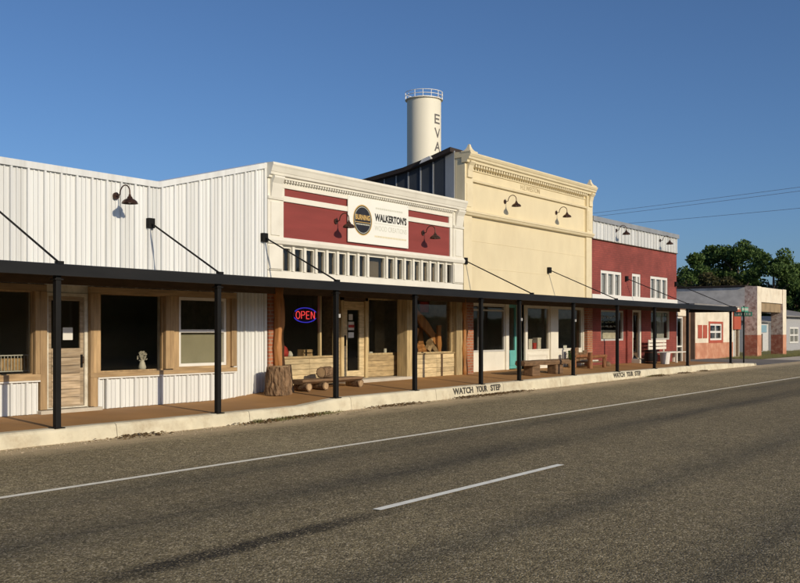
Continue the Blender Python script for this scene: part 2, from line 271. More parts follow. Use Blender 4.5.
# ------------------------------------------------------------------ mesh helpers
ORG = {}
class MB:
    def __init__(self): self.v = []; self.f = []
    def add(self, vs, fs):
        o = len(self.v); self.v += [tuple(p) for p in vs]; self.f += [tuple(i + o for i in q) for q in fs]; return self
    def box(self, x0, x1, y0, y1, z0, z1):
        return self.add([(x0, y0, z0), (x1, y0, z0), (x1, y1, z0), (x0, y1, z0), (x0, y0, z1), (x1, y0, z1), (x1, y1, z1), (x0, y1, z1)],
                        [(0, 3, 2, 1), (4, 5, 6, 7), (0, 1, 5, 4), (1, 2, 6, 5), (2, 3, 7, 6), (3, 0, 4, 7)])
    def prof_x(self, pr, x0, x1):
        n = len(pr); vs = [(x0, y, z) for y, z in pr] + [(x1, y, z) for y, z in pr]
        return self.add(vs, [tuple(range(n)), tuple(range(2 * n - 1, n - 1, -1))] + [(i, n + i, n + (i + 1) % n, (i + 1) % n) for i in range(n)])
    def prof_y(self, pr, y0, y1):
        n = len(pr); vs = [(x, y0, z) for x, z in pr] + [(x, y1, z) for x, z in pr]
        return self.add(vs, [tuple(range(n)), tuple(range(2 * n - 1, n - 1, -1))] + [(i, n + i, n + (i + 1) % n, (i + 1) % n) for i in range(n)])
    def tube(self, pts, r, n=8, wob=0, seed=0, wf=1.3):
        pts = [Vector(p) for p in pts]; rs = r if isinstance(r, (list, tuple)) else [r] * len(pts)
        rings = []; up = None
        for i, p in enumerate(pts):
            t = (pts[min(i + 1, len(pts) - 1)] - pts[max(i - 1, 0)]).normalized()
            if up is None:
                up = Vector((0, 0, 1)) if abs(t.z) < .9 else Vector((1, 0, 0))
            a = t.cross(up).normalized(); b = a.cross(t).normalized(); up = b
            ring = []
            for k in range(n):
                an = 2 * math.pi * k / n; rr = rs[i]
                if wob: rr *= 1 + wob * noise.noise(Vector((math.cos(an) * wf + seed * 7.1, math.sin(an) * wf, i * .45 + seed)))
                ring.append(p + (a * math.cos(an) + b * math.sin(an)) * rr)
            rings.append(ring)
        vs = [q for g in rings for q in g]; fs = []
        for i in range(len(pts) - 1):
            for k in range(n): fs.append((i * n + k, i * n + (k + 1) % n, (i + 1) * n + (k + 1) % n, (i + 1) * n + k))
        fs.append(tuple(range(n - 1, -1, -1))); fs.append(tuple((len(pts) - 1) * n + k for k in range(n)))
        return self.add(vs, fs)
    def lathe(self, c, pr, n=24):
        vs = []; fs = []
        for r, z in pr:
            for k in range(n):
                a = 2 * math.pi * k / n; vs.append((c[0] + r * math.cos(a), c[1] + r * math.sin(a), c[2] + z))
        for i in range(len(pr) - 1):
            for k in range(n): fs.append((i * n + k, i * n + (k + 1) % n, (i + 1) * n + (k + 1) % n, (i + 1) * n + k))
        return self.add(vs, fs)
    def wall(self, x0, x1, z0, z1, y0, y1, holes=()):
        xs = sorted({x0, x1, *[h[0] for h in holes], *[h[1] for h in holes]}); zs = sorted({z0, z1, *[h[2] for h in holes], *[h[3] for h in holes]})
        xs = [x for x in xs if x0 <= x <= x1]; zs = [z for z in zs if z0 <= z <= z1]
        def full(i, k):
            if i < 0 or k < 0 or i >= len(xs) - 1 or k >= len(zs) - 1: return False
            cx = (xs[i] + xs[i + 1]) / 2; cz = (zs[k] + zs[k + 1]) / 2
            return not any(h[0] < cx < h[1] and h[2] < cz < h[3] for h in holes)
        nx, nz = len(xs), len(zs)
        vs = [(x, y, z) for y in (y0, y1) for z in zs for x in xs]; I = lambda i, k, s: s * nx * nz + k * nx + i
        fs = []
        for i in range(nx - 1):
            for k in range(nz - 1):
                if not full(i, k): continue
                fs.append((I(i, k, 0), I(i + 1, k, 0), I(i + 1, k + 1, 0), I(i, k + 1, 0)))
                fs.append((I(i, k, 1), I(i, k + 1, 1), I(i + 1, k + 1, 1), I(i + 1, k, 1)))
                if not full(i - 1, k): fs.append((I(i, k, 0), I(i, k + 1, 0), I(i, k + 1, 1), I(i, k, 1)))
                if not full(i + 1, k): fs.append((I(i + 1, k, 0), I(i + 1, k, 1), I(i + 1, k + 1, 1), I(i + 1, k + 1, 0)))
                if not full(i, k - 1): fs.append((I(i, k, 0), I(i, k, 1), I(i + 1, k, 1), I(i + 1, k, 0)))
                if not full(i, k + 1): fs.append((I(i, k + 1, 0), I(i + 1, k + 1, 0), I(i + 1, k + 1, 1), I(i, k + 1, 1)))
        return self.add(vs, fs)
    def build(self, name, m, parent=None, smooth=False, bevel=0, label=None, cat=None, group=None, kind=None, loc=None):
        me = bpy.data.meshes.new(name)
        o = bpy.data.objects.new(name, me)
        if parent is not None: org = ORG[parent.name]
        else: org = Vector(loc) if loc is not None else Vector((0, 0, 0))
        me.from_pydata([tuple(Vector(p) - org) for p in self.v], [], self.f); me.materials.append(m if not isinstance(m, str) else M[m]); me.update()
        if smooth:
            for p in me.polygons: p.use_smooth = True
        COL.objects.link(o)
        if parent is not None: o.parent = parent
        else: o.location = org
        ORG[o.name] = org
        if bevel:
            b = o.modifiers.new('bevel', 'BEVEL'); b.width = bevel; b.segments = 2; b.limit_method = 'ANGLE'
        if smooth == 'auto':
            for p in me.polygons: p.use_smooth = False
        return tag(o, label, cat, group, kind)

def tag(o, label=None, cat=None, group=None, kind=None):
    if label: o['label'] = label
    if cat: o['category'] = cat
    if group: o['group'] = group
    if kind: o['kind'] = kind
    return o
def thing(name, loc, label, cat, group=None, kind=None):
    o = bpy.data.objects.new(name, None); o.empty_display_size = .2; COL.objects.link(o); o.location = loc; ORG[o.name] = Vector(loc)
    return tag(o, label, cat, group, kind)
def bx(name, m, parent, *a, bevel=0, **k): return MB().box(*a).build(name, m, parent, bevel=bevel, **k)

def text_mesh(s, height, width=None, bold=0.0, track=1.0):
    cu = bpy.data.curves.new('text', 'FONT'); cu.body = s; cu.size = 1; cu.offset = bold; cu.space_character = track; cu.resolution_u = 3
    o = bpy.data.objects.new('text', cu); COL.objects.link(o)
    dg = bpy.context.evaluated_depsgraph_get(); me = bpy.data.meshes.new_from_object(o.evaluated_get(dg))
    vs = [v.co.copy() for v in me.vertices]; fs = [tuple(p.vertices) for p in me.polygons]
    bpy.data.objects.remove(o); bpy.data.meshes.remove(me); bpy.data.curves.remove(cu)
    x0 = min(v.x for v in vs); x1 = max(v.x for v in vs); y0 = min(v.y for v in vs); y1 = max(v.y for v in vs)
    sy = height / (y1 - y0); sx = (width / (x1 - x0)) if width else sy
    return [((v.x - x0) * sx, (v.y - y0) * sy) for v in vs], fs
def text_xz(s, height, width, x, y, z, bold=0.0, slope=0.0):
    pts, fs = text_mesh(s, height, width, bold); mb = MB()
    return mb.add([(x + a, y, z + b + slope * a) for a, b in pts], fs)

def window(parent, x0, x1, z0, z1, y, fw=.05, fd=.06, fm='alu', gm='glass', mull=(), rails=(), name='window', mw=None):
    """frame with its panes as sub-parts; y is the front of the frame"""
    mw = mw or fw; mb = MB(); cx = [x0 + fw] ; cz = [z0 + fw]
    xs = [(x0, x0 + fw)] + [(m - mw / 2, m + mw / 2) for m in mull] + [(x1 - fw, x1)]
    zs = [(z0, z0 + fw)] + [(m - mw / 2, m + mw / 2) for m in rails] + [(z1 - fw, z1)]
    holes = []
    for i in range(len(xs) - 1):
        for k in range(len(zs) - 1): holes.append((xs[i][1], xs[i + 1][0], zs[k][1], zs[k + 1][0]))
    mb.wall(x0, x1, z0, z1, y, y + fd, holes)
    w = mb.build(name, fm, parent)
    for h in holes: bx('pane', gm, w, h[0] - .004, h[1] + .004, y + fd * .55, y + fd * .55 + .006, h[2] - .004, h[3] + .004)
    return w

PITCH = .3048
RIB = [(0, 0), (.004, -.044), (.04, -.044), (.047, 0), (.12, 0), (.122, -.018), (.146, -.018), (.15, 0), (.205, 0), (.207, -.018), (.231, -.018), (.235, 0), (.3048, 0)]
def rib_panel(parent, x, y, z0, top, m='white_metal', name='wall_panel', x_end=None):
    pr = [(x + a, y + b) for a, b in RIB if x_end is None or x + a <= x_end + 1e-6]
    j = random.uniform(-.002, .002)
    vs = [(a, b + j, z0) for a, b in pr] + [(a, b + j, top(a)) for a, b in pr]; n = len(pr)
    return MB().add(vs, [(i, i + 1, n + i + 1, n + i) for i in range(n - 1)]).build(name, m, parent)

def lerp_table(t, x):
    if x <= t[0][0]: return t[0][1]
    for (a, p), (b, q) in zip(t, t[1:]):
        if x <= b: return p + (q - p) * (x - a) / (b - a)
    return t[-1][1]
ZK = [(13.5, .21), (14.6, .30), (20, .32), (25, .35), (37, .35), (40.5, .28), (43.4, .19)]       # kerb top
ZW = [(13.3, .245), (14.7, .36), (17, .40), (25, .45), (36, .43), (41, .3), (44, .2)]          # pavement at the shop fronts
ZR = [(12, 0), (14.6, .046), (25, .09), (31.4, .13), (45, .13), (70, .1)]                      # road along the kerb
zk = lambda x: lerp_table(ZK, x)
zw = lambda x: lerp_table(ZW, x)
def zr(x, y):
    t = max(0, min(1, (y - 8.6) / 3.4)); return lerp_table(ZR, x) * t
def walk_z(x, y): t = max(0, min(1, (y - 12.2) / 1.9)); return zk(x) * (1 - t) + zw(x) * t

# ------------------------------------------------------------------ ground, road, pavement, kerb
def sheet(name, xs, ys, fz, m, **k):
    mb = MB(); n = len(xs)
    mb.add([(x, y, fz(x, y)) for y in ys for x in xs], [(j * n + i, j * n + i + 1, (j + 1) * n + i + 1, (j + 1) * n + i) for j in range(len(ys) - 1) for i in range(n - 1)])
    return mb.build(name, m, **k)
sheet('ground', [-900, -100, 0, 100, 300, 1200], [-900, -100, 0, 60, 300, 1200], lambda x, y: -.06, M['ground'], kind='structure')
fr = lambda a, b, st: [a + st * i for i in range(int(round((b - a) / st)) + 1)]
sheet('road', [-200, -60, -20] + fr(0, 60, 1.0) + [80, 120, 200, 500], [-9, -3, 0, 4, 8.6, 9.5, 10.5, 11.3, 12.04], zr, M['road'], kind='structure')
L = .004
sheet('edge_line', [-200, -60, -20] + fr(0, 60, 1.0) + [80, 120, 200], [8.515, 8.615], lambda x, y: zr(x, y) + L, M['line'], kind='structure')
for a, b in ((6.88, 10.5), (22.6, 26.2), (38.3, 41.9), (54, 57.6)):
    sheet('centre_dash', fr(a, b, (b - a) / 2), [5.21, 5.305], lambda x, y: 2 * L, M['dash'], kind='structure')
sheet('sidewalk', fr(0, 43, .5), [12.2, 12.6, 13.1, 13.6, 14.1, 14.5, 15.2], walk_z, M['walk'], kind='structure')
sheet('side_street', [43.0, 46, 50, 52], [12.03, 14, 18, 30, 60], lambda x, y: .12 + L * 2 - (.02 if y < 12.1 else 0), M['side_road'], kind='structure')
sheet('forecourt', [52, 56, 60, 66, 72], [12.03, 13, 14.6], lambda x, y: .11, M['concrete'], kind='structure')
sheet('verge', [52, 58, 64, 72, 100, 140], [14.6, 18, 24, 40], lambda x, y: .1 - .002 * (x - 52), M['ground'], kind='structure')

kerb = thing('kerb', (0, 12.05, 0), 'long whitewashed concrete kerb along the covered sidewalk', 'kerb', kind='structure')
xk = 0.0; joints = [0, 3.1, 6.2, 9.3, 12.1, 14.9, 17.9, 20.9, 24.0, 27.1, 30.2, 33.3, 36.4, 39.5, 42.2]
for a, b in zip(joints, joints[1:]):
    mb = MB(); st = fr(a + .006, b - .006, (b - a - .012) / 10); rows = []
    for x in st:
        z0 = zr(x, 12.03) - .05; z1 = zk(x); w = .012 * noise.noise(Vector((x * 1.7, 2, 1))); e = .012 * noise.noise(Vector((x * 3.1, 7, 1)))
        rows.append([(x, 12.0 + w, z0), (x, 12.03 + w, z1 - .05 + e), (x, 12.045 + w, z1 - .018 + e), (x, 12.075 + w, z1 + .002), (x, 12.24, z1 + .004), (x, 12.24, z0)])
    vs = [p for r_ in rows for p in r_]
    mb.add(vs, [(i * 6 + k, (i + 1) * 6 + k, (i + 1) * 6 + (k + 1) % 6, i * 6 + (k + 1) % 6) for i in range(10) for k in range(6)] + [(5, 4, 3, 2, 1, 0), tuple(60 + k for k in range(6))])
    mb.build('kerb_section', 'kerb', kerb)
mb = MB(); rows = []
for i in range(9):       # rounded end turning into the side street
    a = i / 8 * math.pi / 2; r0, r1 = 1.0, .78; cx, cy = 42.2, 13.0
    for rr, dz in ((r0, -.12), (r0 - .02, 0), (r1, .003), (r1, -.12)): rows.append((cx + math.sin(a) * rr, cy - math.cos(a) * rr, zk(42.2 + i * .12) + dz))
rows += [(43.2, 20, .05), (43.18, 20, .2), (42.98, 20, .2), (42.98, 20, .05)]
mb.add(rows, [(i * 4 + k, (i + 1) * 4 + k, (i + 1) * 4 + (k + 1) % 4, i * 4 + (k + 1) % 4) for i in range(9) for k in range(4)]).build('kerb_section', 'kerb', kerb)
for x0, x1 in ((18.6, 20.75), (27.5, 29.65)):
    for wd, a, b in (('WATCH', 0, .4), ('YOUR', .47, .7), ('STEP', .77, 1)):
        xa = x0 + (x1 - x0) * a; wdt = (x1 - x0) * (b - a); h = .15
        pts, fs = text_mesh(wd, h, wdt, .035); mid = (zk(x0) + zr(x0, 12.03)) / 2 - .045
        MB().add([(xa + p, 12.003 + .012 * noise.noise(Vector(((xa + p) * 1.7, 2, 1))) + .03 * max(0, (mid + q - zr(x0, 12) + .05)) / (zk(x0) - zr(x0, 12)) - .011, mid + q + (zk(xa + p) - zk(x0))) for p, q in pts], fs).build('stencilled_lettering', 'stencil', kerb)

# grit, stones and leaf litter along the kerb foot
def scatter(name, n, fpos, fsize, m, label, cat, flat=.5):
    mb = MB()
    for _ in range(n):
        x, y, z = fpos(); s = fsize(); a = random.uniform(0, 6.28); c_, s_ = math.cos(a), math.sin(a); w = s * random.uniform(.6, 1.2)
        p = [(-s, -w, 0), (s, -w * .7, 0), (s * .8, w, 0), (-s * .7, w * .8, 0), (0, 0, s * flat * 2)]
        mb.add([(x + u * c_ - v * s_, y + u * s_ + v * c_, z + q) for u, v, q in p], [(0, 1, 4), (1, 2, 4), (2, 3, 4), (3, 0, 4)])
    return mb.build(name, m, label=label, cat=cat, kind='stuff')
def kerb_pos(w):
    x = random.uniform(0, 44); cl = noise.noise(Vector((x * .6, 3, 0))) * .5 + .6
    y = 12.0 - abs(random.gauss(0, w * max(.15, cl))); return x, y, zr(x, y) + .002
scatter('gravel', 5200, lambda: kerb_pos(.32), lambda: random.uniform(.005, .016), 'gravel', 'sandy grit and small stones lying along the kerb foot', 'gravel', .4)
def clump_pos():
    x = random.choice([9.6, 12.3, 13.2, 13.4, 15.9, 16.6, 19.0, 19.9, 20.3, 20.6, 21.4, 30.6, 30.9, 33.2, 35.4]) + random.gauss(0, .28); y = 12.0 - abs(random.gauss(0, .13)); return x, y, zr(x, y) + random.uniform(.002, .035)
scatter('leaf_litter', 1900, clump_pos, lambda: random.uniform(.012, .03), 'litter', 'brown leaf litter heaped in clumps against the kerb', 'leaf litter', .25)
def grass(name, spots, h, m, label, n=26):
    mb = MB()
    for x, y, z in spots:
        for _ in range(n):
            a = random.uniform(0, 6.28); px = x + random.gauss(0, .07); py = y + random.gauss(0, .05); hh = h * random.uniform(.4, 1); lx = math.cos(a) * hh * .6; ly = math.sin(a) * hh * .6; w = .006 + hh * .03
            mb.add([(px - w, py, z), (px + w, py, z), (px + lx, py + ly, z + hh)], [(0, 1, 2)])
    return mb.build(name, m, label=label, cat='grass', kind='stuff')
grass('weeds', [(12.75 + random.gauss(0, .25), 11.93 + random.gauss(0, .05), zr(12.7, 11.9)) for _ in range(12)] + [(14.1 + random.gauss(0, .3), 11.93, .03) for _ in range(8)] + [(30.7 + random.gauss(0, .3), 11.9, .12) for _ in range(8)], .07, 'grass', 'small green weeds growing at the foot of the kerb')
grass('grass', [(random.uniform(52.5, 75), random.uniform(14.7, 17.0), .1) for _ in range(1500)] + [(random.uniform(58, 96), random.uniform(17, 21), .05) for _ in range(1600)], .15, 'grass', 'dry green grass around the old station and the pale house', 9)

# ------------------------------------------------------------------ porch canopy
POSTS = [5.25, 8.34, 11.45, 14.56, 17.23, 19.99, 21.87, 24.99, 28.04, 31.08, 34.24, 39.2]
can = thing('porch_canopy', (0, 12.1, .2), 'long dark steel porch canopy on black posts along the shop fronts', 'canopy')
CX0, CX1 = 2.0, 39.75
MB().prof_x([(12.02, 2.39), (12.02, 2.545), (12.05, 2.56), (12.09, 2.56), (12.09, 2.39)], CX0, CX1).build('fascia', 'fascia', can)
MB().prof_x([(12.092, 2.47), (12.092, 2.535), (14.06, 2.62), (14.06, 2.56)], CX0, CX1 - .01).build('roof_deck', 'soffit', can)
bx('end_fascia', 'fascia', can, CX1 - .008, CX1 + .03, 12.092, 14.06, 2.37, 2.6)
bx('darkening_board', 'dark_wood', can, CX0, 38.48, 13.93, 13.975, 2.37, 2.555)  # dark board added to darken the wall head under the canopy
for i, x in enumerate(POSTS):
    zb = walk_z(x, 12.13); p = bx('post', 'black', can, x - .042, x + .042, 12.085, 12.169, zb, 2.46, bevel=.006)
    bx('base_plate', 'black', p, x - .085, x + .085, 12.05, 12.21, zb, zb + .014)
    bx('top_bracket', 'black', p, x - .07, x + .07, 12.07, 12.19, 2.33, 2.35)
for xb, zb, xe in ((5.3, 3.55, 5.25), (8.5, 3.55, 8.36), (11.6, 3.56, 11.47), (14.55, 3.53, 14.56), (22.32, 3.5, 22.5), (27.25, 3.5, 27.9), (33.3, 3.5, 34.2), (38.3, 3.5, 39.2)):
    yb = 14.02
    t = MB().tube([(xb, yb, zb), (xe, 12.1, 2.575)], .016, 6).build('tie_rod', 'black', can)
    bx('wall_bracket', 'black', t, xb - .07, xb + .07, yb - .03, yb + .06, zb - .09, zb + .09, bevel=.008)
    bx('deck_bracket', 'black', t, xe - .05, xe + .05, 12.06, 12.14, 2.561, 2.6)
for x in (14.56 + .02, 21.87, 24.99): # little white hooks fixed to posts
    bx('hook', 'enamel', can, x - .012, x + .012, 12.04, 12.072, 1.86, 1.93)

# ------------------------------------------------------------------ building shells
def shell(root, x0, x1, yb, zt, y0=14.32, zf=.2, m='roof', interior='interior', z_ceil=2.6, side='roof'):
    bx('side_wall', side, root, x0 + .006, x0 + .1, y0, yb, zf, zt); bx('side_wall', side, root, x1 - .1, x1 - .006, y0, yb, zf, zt)
    bx('back_wall', side, root, x0 + .1, x1 - .1, yb - .12, yb, zf, zt)
    bx('roof', m, root, x0 + .1, x1 - .1, y0, yb - .12, zt - .1, zt - .02)
    i0, i1 = x0 + .12, x1 - .12
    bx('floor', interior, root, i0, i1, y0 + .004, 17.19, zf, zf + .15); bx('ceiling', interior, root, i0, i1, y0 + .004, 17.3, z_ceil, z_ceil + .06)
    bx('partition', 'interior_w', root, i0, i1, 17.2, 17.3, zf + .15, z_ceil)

# ---- 1: white ribbed metal building
b1 = thing('metal_building', (9, 14.1, .24), 'white ribbed metal shop with pine trimmed windows and stepped roofline', 'building')
HA = (6.9, 9.3, .86, 2.28); HD = (9.46, 10.30, .1, 2.24); HB = (10.51, 11.98, .86, 2.28); HC = (12.3, 13.52, .93, 2.24)
MB().wall(2.0, 14.585, .1, 4.26, 14.105, 14.3, (HA, HD, HB, HC)).build('wall', 'old_white', b1)
MB().prof_y([(11.8, 4.264), (14.585, 4.264), (14.585, 5.0)], 14.105, 14.3).build('gable_wall', 'old_white', b1)
top1 = lambda x: 4.29 if x < 11.8 else 4.29 + (x - 11.8) / 2.8 * .74
wall1 = thing('wall', (9, 14.07, .24), None, None); wall1.name = 'siding'; ORG['siding'] = Vector((9, 14.07, .24)); wall1.parent = b1; wall1.location = Vector((0, -.03, 0))
k = 1
while 14.6 - PITCH * k > 1.9:
    x = 14.6 - PITCH * k
    rib_panel(wall1, x, 14.08, .25 if x > 13.68 else 2.365, top1)
    if x < 13.68 and x + PITCH < 13.76 and not (9.05 < x < 10.45): rib_panel(wall1, x, 14.08, .25, lambda a: .79)
    k += 1
rib_panel(wall1, 9.085, 14.081, .25, lambda a: .79, x_end=9.33)
rib_panel(wall1, 10.46, 14.081, .25, lambda a: .79, x_end=10.64)
MB().add([(x, y, z) for (x, zz) in ((1.9, 4.29), (11.8, 4.29), (14.62, 5.035)) for (y, z) in ((14.03, zz - .06), (14.03, zz + .05), (14.34, zz + .06), (14.34, zz - .06))],
         [(i * 4 + q, (i + 1) * 4 + q, (i + 1) * 4 + (q + 1) % 4, i * 4 + (q + 1) % 4) for i in range(2) for q in range(4)] + [(3, 2, 1, 0), (8, 9, 10, 11)]).build('parapet_cap', 'white_metal', b1)
bx('corner_trim', 'white_metal', b1, 14.56, 14.63, 14.035, 14.3, .25, 5.08)
# pine trim boards
for a in ((6.75, 9.46, 2.25, 2.362), (10.3, 13.76, 2.25, 2.362)): bx('header_board', 'pine_h', b1, a[0], a[1], 14.03, 14.1, a[2], a[3], bevel=.005)
for a in ((6.75, 9.335, .80, .9), (10.3, 13.76, .80, .88)): bx('sill_board', 'pine_h', b1, a[0], a[1], 14.015, 14.1, a[2], a[3], bevel=.005)
for a, b in ((6.75, 6.9), (9.25, 9.335), (11.95, 12.06), (12.062, 12.15), (13.62, 13.76)): bx('trim_board', 'pine', b1, a, b, 14.026, 14.1, .9, 2.25, bevel=.005)
for a, b in ((9.337, 9.462), (10.302, 10.37), (10.372, 10.51)): bx('trim_board', 'pine', b1, a, b, 14.022, 14.1, .31 if a != 10.372 else .88, 2.25, bevel=.005)
bx('trim_board', 'pine', b1, 10.372, 10.455, 14.024, 14.1, .3, .8, bevel=.005)
for a in ((12.15, 12.3, .88, 2.25), (13.52, 13.62, .88, 2.25)): bx('inner_board', 'pine', b1, *a[:2], 14.07, 14.104, *a[2:])
bx('inner_board', 'pine_h', b1, 12.3, 13.52, 14.07, 14.104, .88, .93)
for a in ((6.75, 9.335), (10.46, 13.76)): bx('sill_flashing', 'enamel', b1, a[0], a[1], 14.02, 14.085, .775, .798)
window(b1, *HA, 14.12, .05, .06, 'pine'); window(b1, *HB, 14.12, .045, .06, 'pine')
window(b1, 12.3, 13.52, .93, 2.24, 14.085, .055, .08, 'enamel', rails=(1.6,))
bx('window_screen', 'screen', b1, 12.36, 13.46, 14.2, 14.206, .98, 1.57)
# door with weathered planks
dr = MB().wall(9.47, 10.29, .31, 2.235, 14.09, 14.17, ((9.53, 10.23, .33, 2.18),)).build('door_frame', 'old_white', b1)
door = MB().wall(9.535, 10.225, .335, 2.175, 14.12, 14.155, ((9.6, 10.16, 1.31, 2.11),)).build('door', 'plank', b1)
bx('pane', 'glass', door, 9.595, 10.165, 14.135, 14.141, 1.305, 2.115)
for i in range(7): bx('plank', 'plank', door, 9.6 + random.uniform(-.004, .004), 10.15 + random.uniform(-.004, .004), 14.098 + random.uniform(0, .008), 14.121, .36 + i * .133, .36 + i * .133 + .125, bevel=.004)
bx('lock_plate', 'black', door, 10.165, 10.205, 14.105, 14.121, .98, 1.2)
MB().tube([(10.185, 14.12, 1.06), (10.185, 14.06, 1.06), (10.185, 14.055, 1.1), (10.185, 14.06, 1.16), (10.185, 14.12, 1.16)], .01, 6).build('handle', 'bronze', door)
bx('paper_notice', 'paper', door, 9.83, 10.02, 14.128, 14.134, 1.45, 1.66)
bx('door_step', 'concrete', b1, 9.3, 10.5, 13.95, 14.1, .2, .3, bevel=.01)
shell(b1, 2.0, 14.585, 30, 4.25, y0=14.304, side='old_white')

# ---- 2: burgundy storefront with white cornice
b2 = thing('burgundy_storefront', (18.4, 14.1, .38), 'burgundy and white storefront with bracketed cornice and row of transom windows', 'building')
X0, X1 = 14.64, 22.2
n_unit = 18; p0 = 15.09; pw = (21.78 - p0) / n_unit
panes = []; u = 0
while u < n_unit:
    wd = 2 if u == 8 else 1; panes.append((p0 + u * pw + .05, p0 + (u + wd) * pw - .05)); u += wd
MB().wall(X0, X1, 2.5, 4.95, 14.1, 14.16, [(a, b, 2.88, 3.36) for a, b in panes]).build('wall', 'white_paint', b2)
bx('red_panel', 'red_panel', b2, 15.15, 21.6, 14.085, 14.1, 3.58, 4.34); bx('red_panel', 'red_panel', b2, 15.18, 21.55, 14.085, 14.1, 4.46, 4.62)
for a in ((15.09, 21.72, 4.342, 4.458), (15.09, 21.72, 4.622, 4.74)): bx('trim_band', 'white_paint', b2, a[0], a[1], 14.05, 14.1, a[2], a[3], bevel=.006)
for a in ((15.09, 15.148, 3.5, 4.341), (21.602, 21.72, 3.5, 4.341), (15.09, 15.178, 4.459, 4.621), (21.552, 21.72, 4.459, 4.621)): bx('trim_band', 'white_paint', b2, a[0], a[1], 14.055, 14.1, a[2], a[3])
MB().prof_x([(13.99, 3.43), (13.97, 3.5), (13.99, 3.53), (14.03, 3.575), (14.1, 3.575), (14.1, 3.4)], X0 - .02, X1 + .02).build('sill_band', 'white_paint', b2)
MB().prof_x([(14.03, 2.68), (14.03, 2.86), (14.1, 2.875), (14.1, 2.64)], X0, X1).build('lower_rail', 'white_paint', b2)
for i in range(len(panes) + 1):
    xa = panes[i - 1][1] if i else panes[0][0] - .1; xb = panes[i][0] if i < len(panes) else panes[-1][1] + .1
    bx('mullion', 'white_paint', b2, xa + .012, xb - .012, 14.05, 14.1, 2.876, 3.4)
for a, b in panes: bx('transom_pane', 'glass', b2, a - .005, b + .005, 14.125, 14.131, 2.875, 3.365)
for xa, xb in ((X0, 15.088), (21.722, X1)):
    pil = bx('pilaster', 'white_paint', b2, xa, xb, 14.03, 14.1, 2.876, 4.8)
    bx('raised_panel', 'white_paint', pil, xa + .09, xb - .09, 14.01, 14.032, 3.6, 4.3, bevel=.008)
    bx('raised_panel', 'white_paint', pil, xa + .02, xb - .02, 14.005, 14.032, 2.9, 3.38, bevel=.008)
    MB().prof_x([(14.03, 4.36), (13.99, 4.38), (13.975, 4.5), (13.95, 4.68), (13.89, 4.79), (13.89, 4.83), (14.03, 4.83)], xa + .07, xb - .07).build('console', 'white_paint', b2)
    MB().prof_x([(14.03, 4.34), (14.0, 4.35), (13.99, 4.4), (14.03, 4.42)], xa - .01, xb + .01).build('necking', 'white_paint', pil)
MB().prof_x([(14.1, 4.78), (13.97, 4.79), (13.97, 4.83), (13.92, 4.85), (13.91, 4.9), (13.9, 4.91), (13.87, 5.0), (13.85, 5.04), (13.85, 5.09), (14.32, 5.1), (14.32, 4.96), (14.1, 4.95)], X0 - .02, X1 - .03).build('cornice', 'white_paint', b2)
mb = MB(); x = 15.15
while x < 21.68: mb.box(x, x + .04, 13.985, 14.06, 4.742, 4.786); x += .085
mb.build('dentil_course', 'white_paint', b2, kind='stuff')
# ground floor
MB().wall(X0, X1, .2, 2.498, 14.1, 14.27, ((15.05, 16.96, 1.0, 2.44), (17.0, 19.9, .2, 2.44), (20.0, 21.8, 1.02, 2.5))).build('shopfront_wall', 'clad_d', b2)
bx('header', 'dark_wood', b2, 14.75, 22.12, 14.0, 14.099, 2.45, 2.56)
bx('brick_pier', 'brick_orange', b2, 14.646, 14.8, 14.0, 14.099, .3, 2.45)
mb = MB(); pts = []; rs = []
for i in range(15):
    z = .33 + i * .155; pts.append((14.88 + .014 * math.sin(i * .8) - .01 * i / 14, 13.93 + .012 * math.cos(i * .9), z)); rs.append(.118 - .0015 * i + (.03 if i == 0 else 0) + .008 * math.sin(i * 2.3))
mb.tube(pts, rs, 30, .3, 2, 2.6).build('log_post', 'cedar', b2, smooth=True)
window(b2, 15.05, 16.96, 1.0, 2.44, 14.12, .05, .07, 'clad_v', mull=(16.43,))
for r_ in range(5):
    z0 = .42 + r_ * .117
    for a, b, m in ((15.02, 16.0, 'clad'), (16.005, 16.98, 'clad'), (19.99, 20.98, 'clad'), (20.985, 21.81, 'clad')):
        j = random.uniform(-.004, .004); bx('board', m, b2, a, b, 14.066 + j, 14.099, z0, z0 + .112, bevel=.005)
for a, b in ((15.02, 16.98), (19.97, 21.82)): bx('sill_board', 'clad_d', b2, a, b, 14.04, 14.099, 1.006, 1.04, bevel=.005)
bx('batten', 'dark_wood', b2, 21.17, 21.23, 14.04, 14.062, .42, 1.0)
window(b2, 20.0, 21.8, 1.02, 2.5, 14.12, .04, .07, 'clad_v')
for i in range(3): bx('upright_board', 'clad_v', b2, 19.55 + i * .116, 19.55 + i * .116 + .112, 13.98 + random.uniform(0, .012), 14.3, .4, 2.45, bevel=.005)
for i in range(3): bx('upright_board', 'clad_v', b2, 21.825 + i * .1, 21.825 + i * .1 + .096, 13.99 + random.uniform(0, .012), 14.099, .4, 2.45, bevel=.005)
mb = MB(); mb.tube([(22.19 + .02 * math.sin(i * .9), 13.97, .4 + i * .148) for i in range(15)], [.065 + .012 * math.sin(i * 1.7) for i in range(15)], 10, .3, 5).build('log_post', 'cedar', b2, smooth=True)
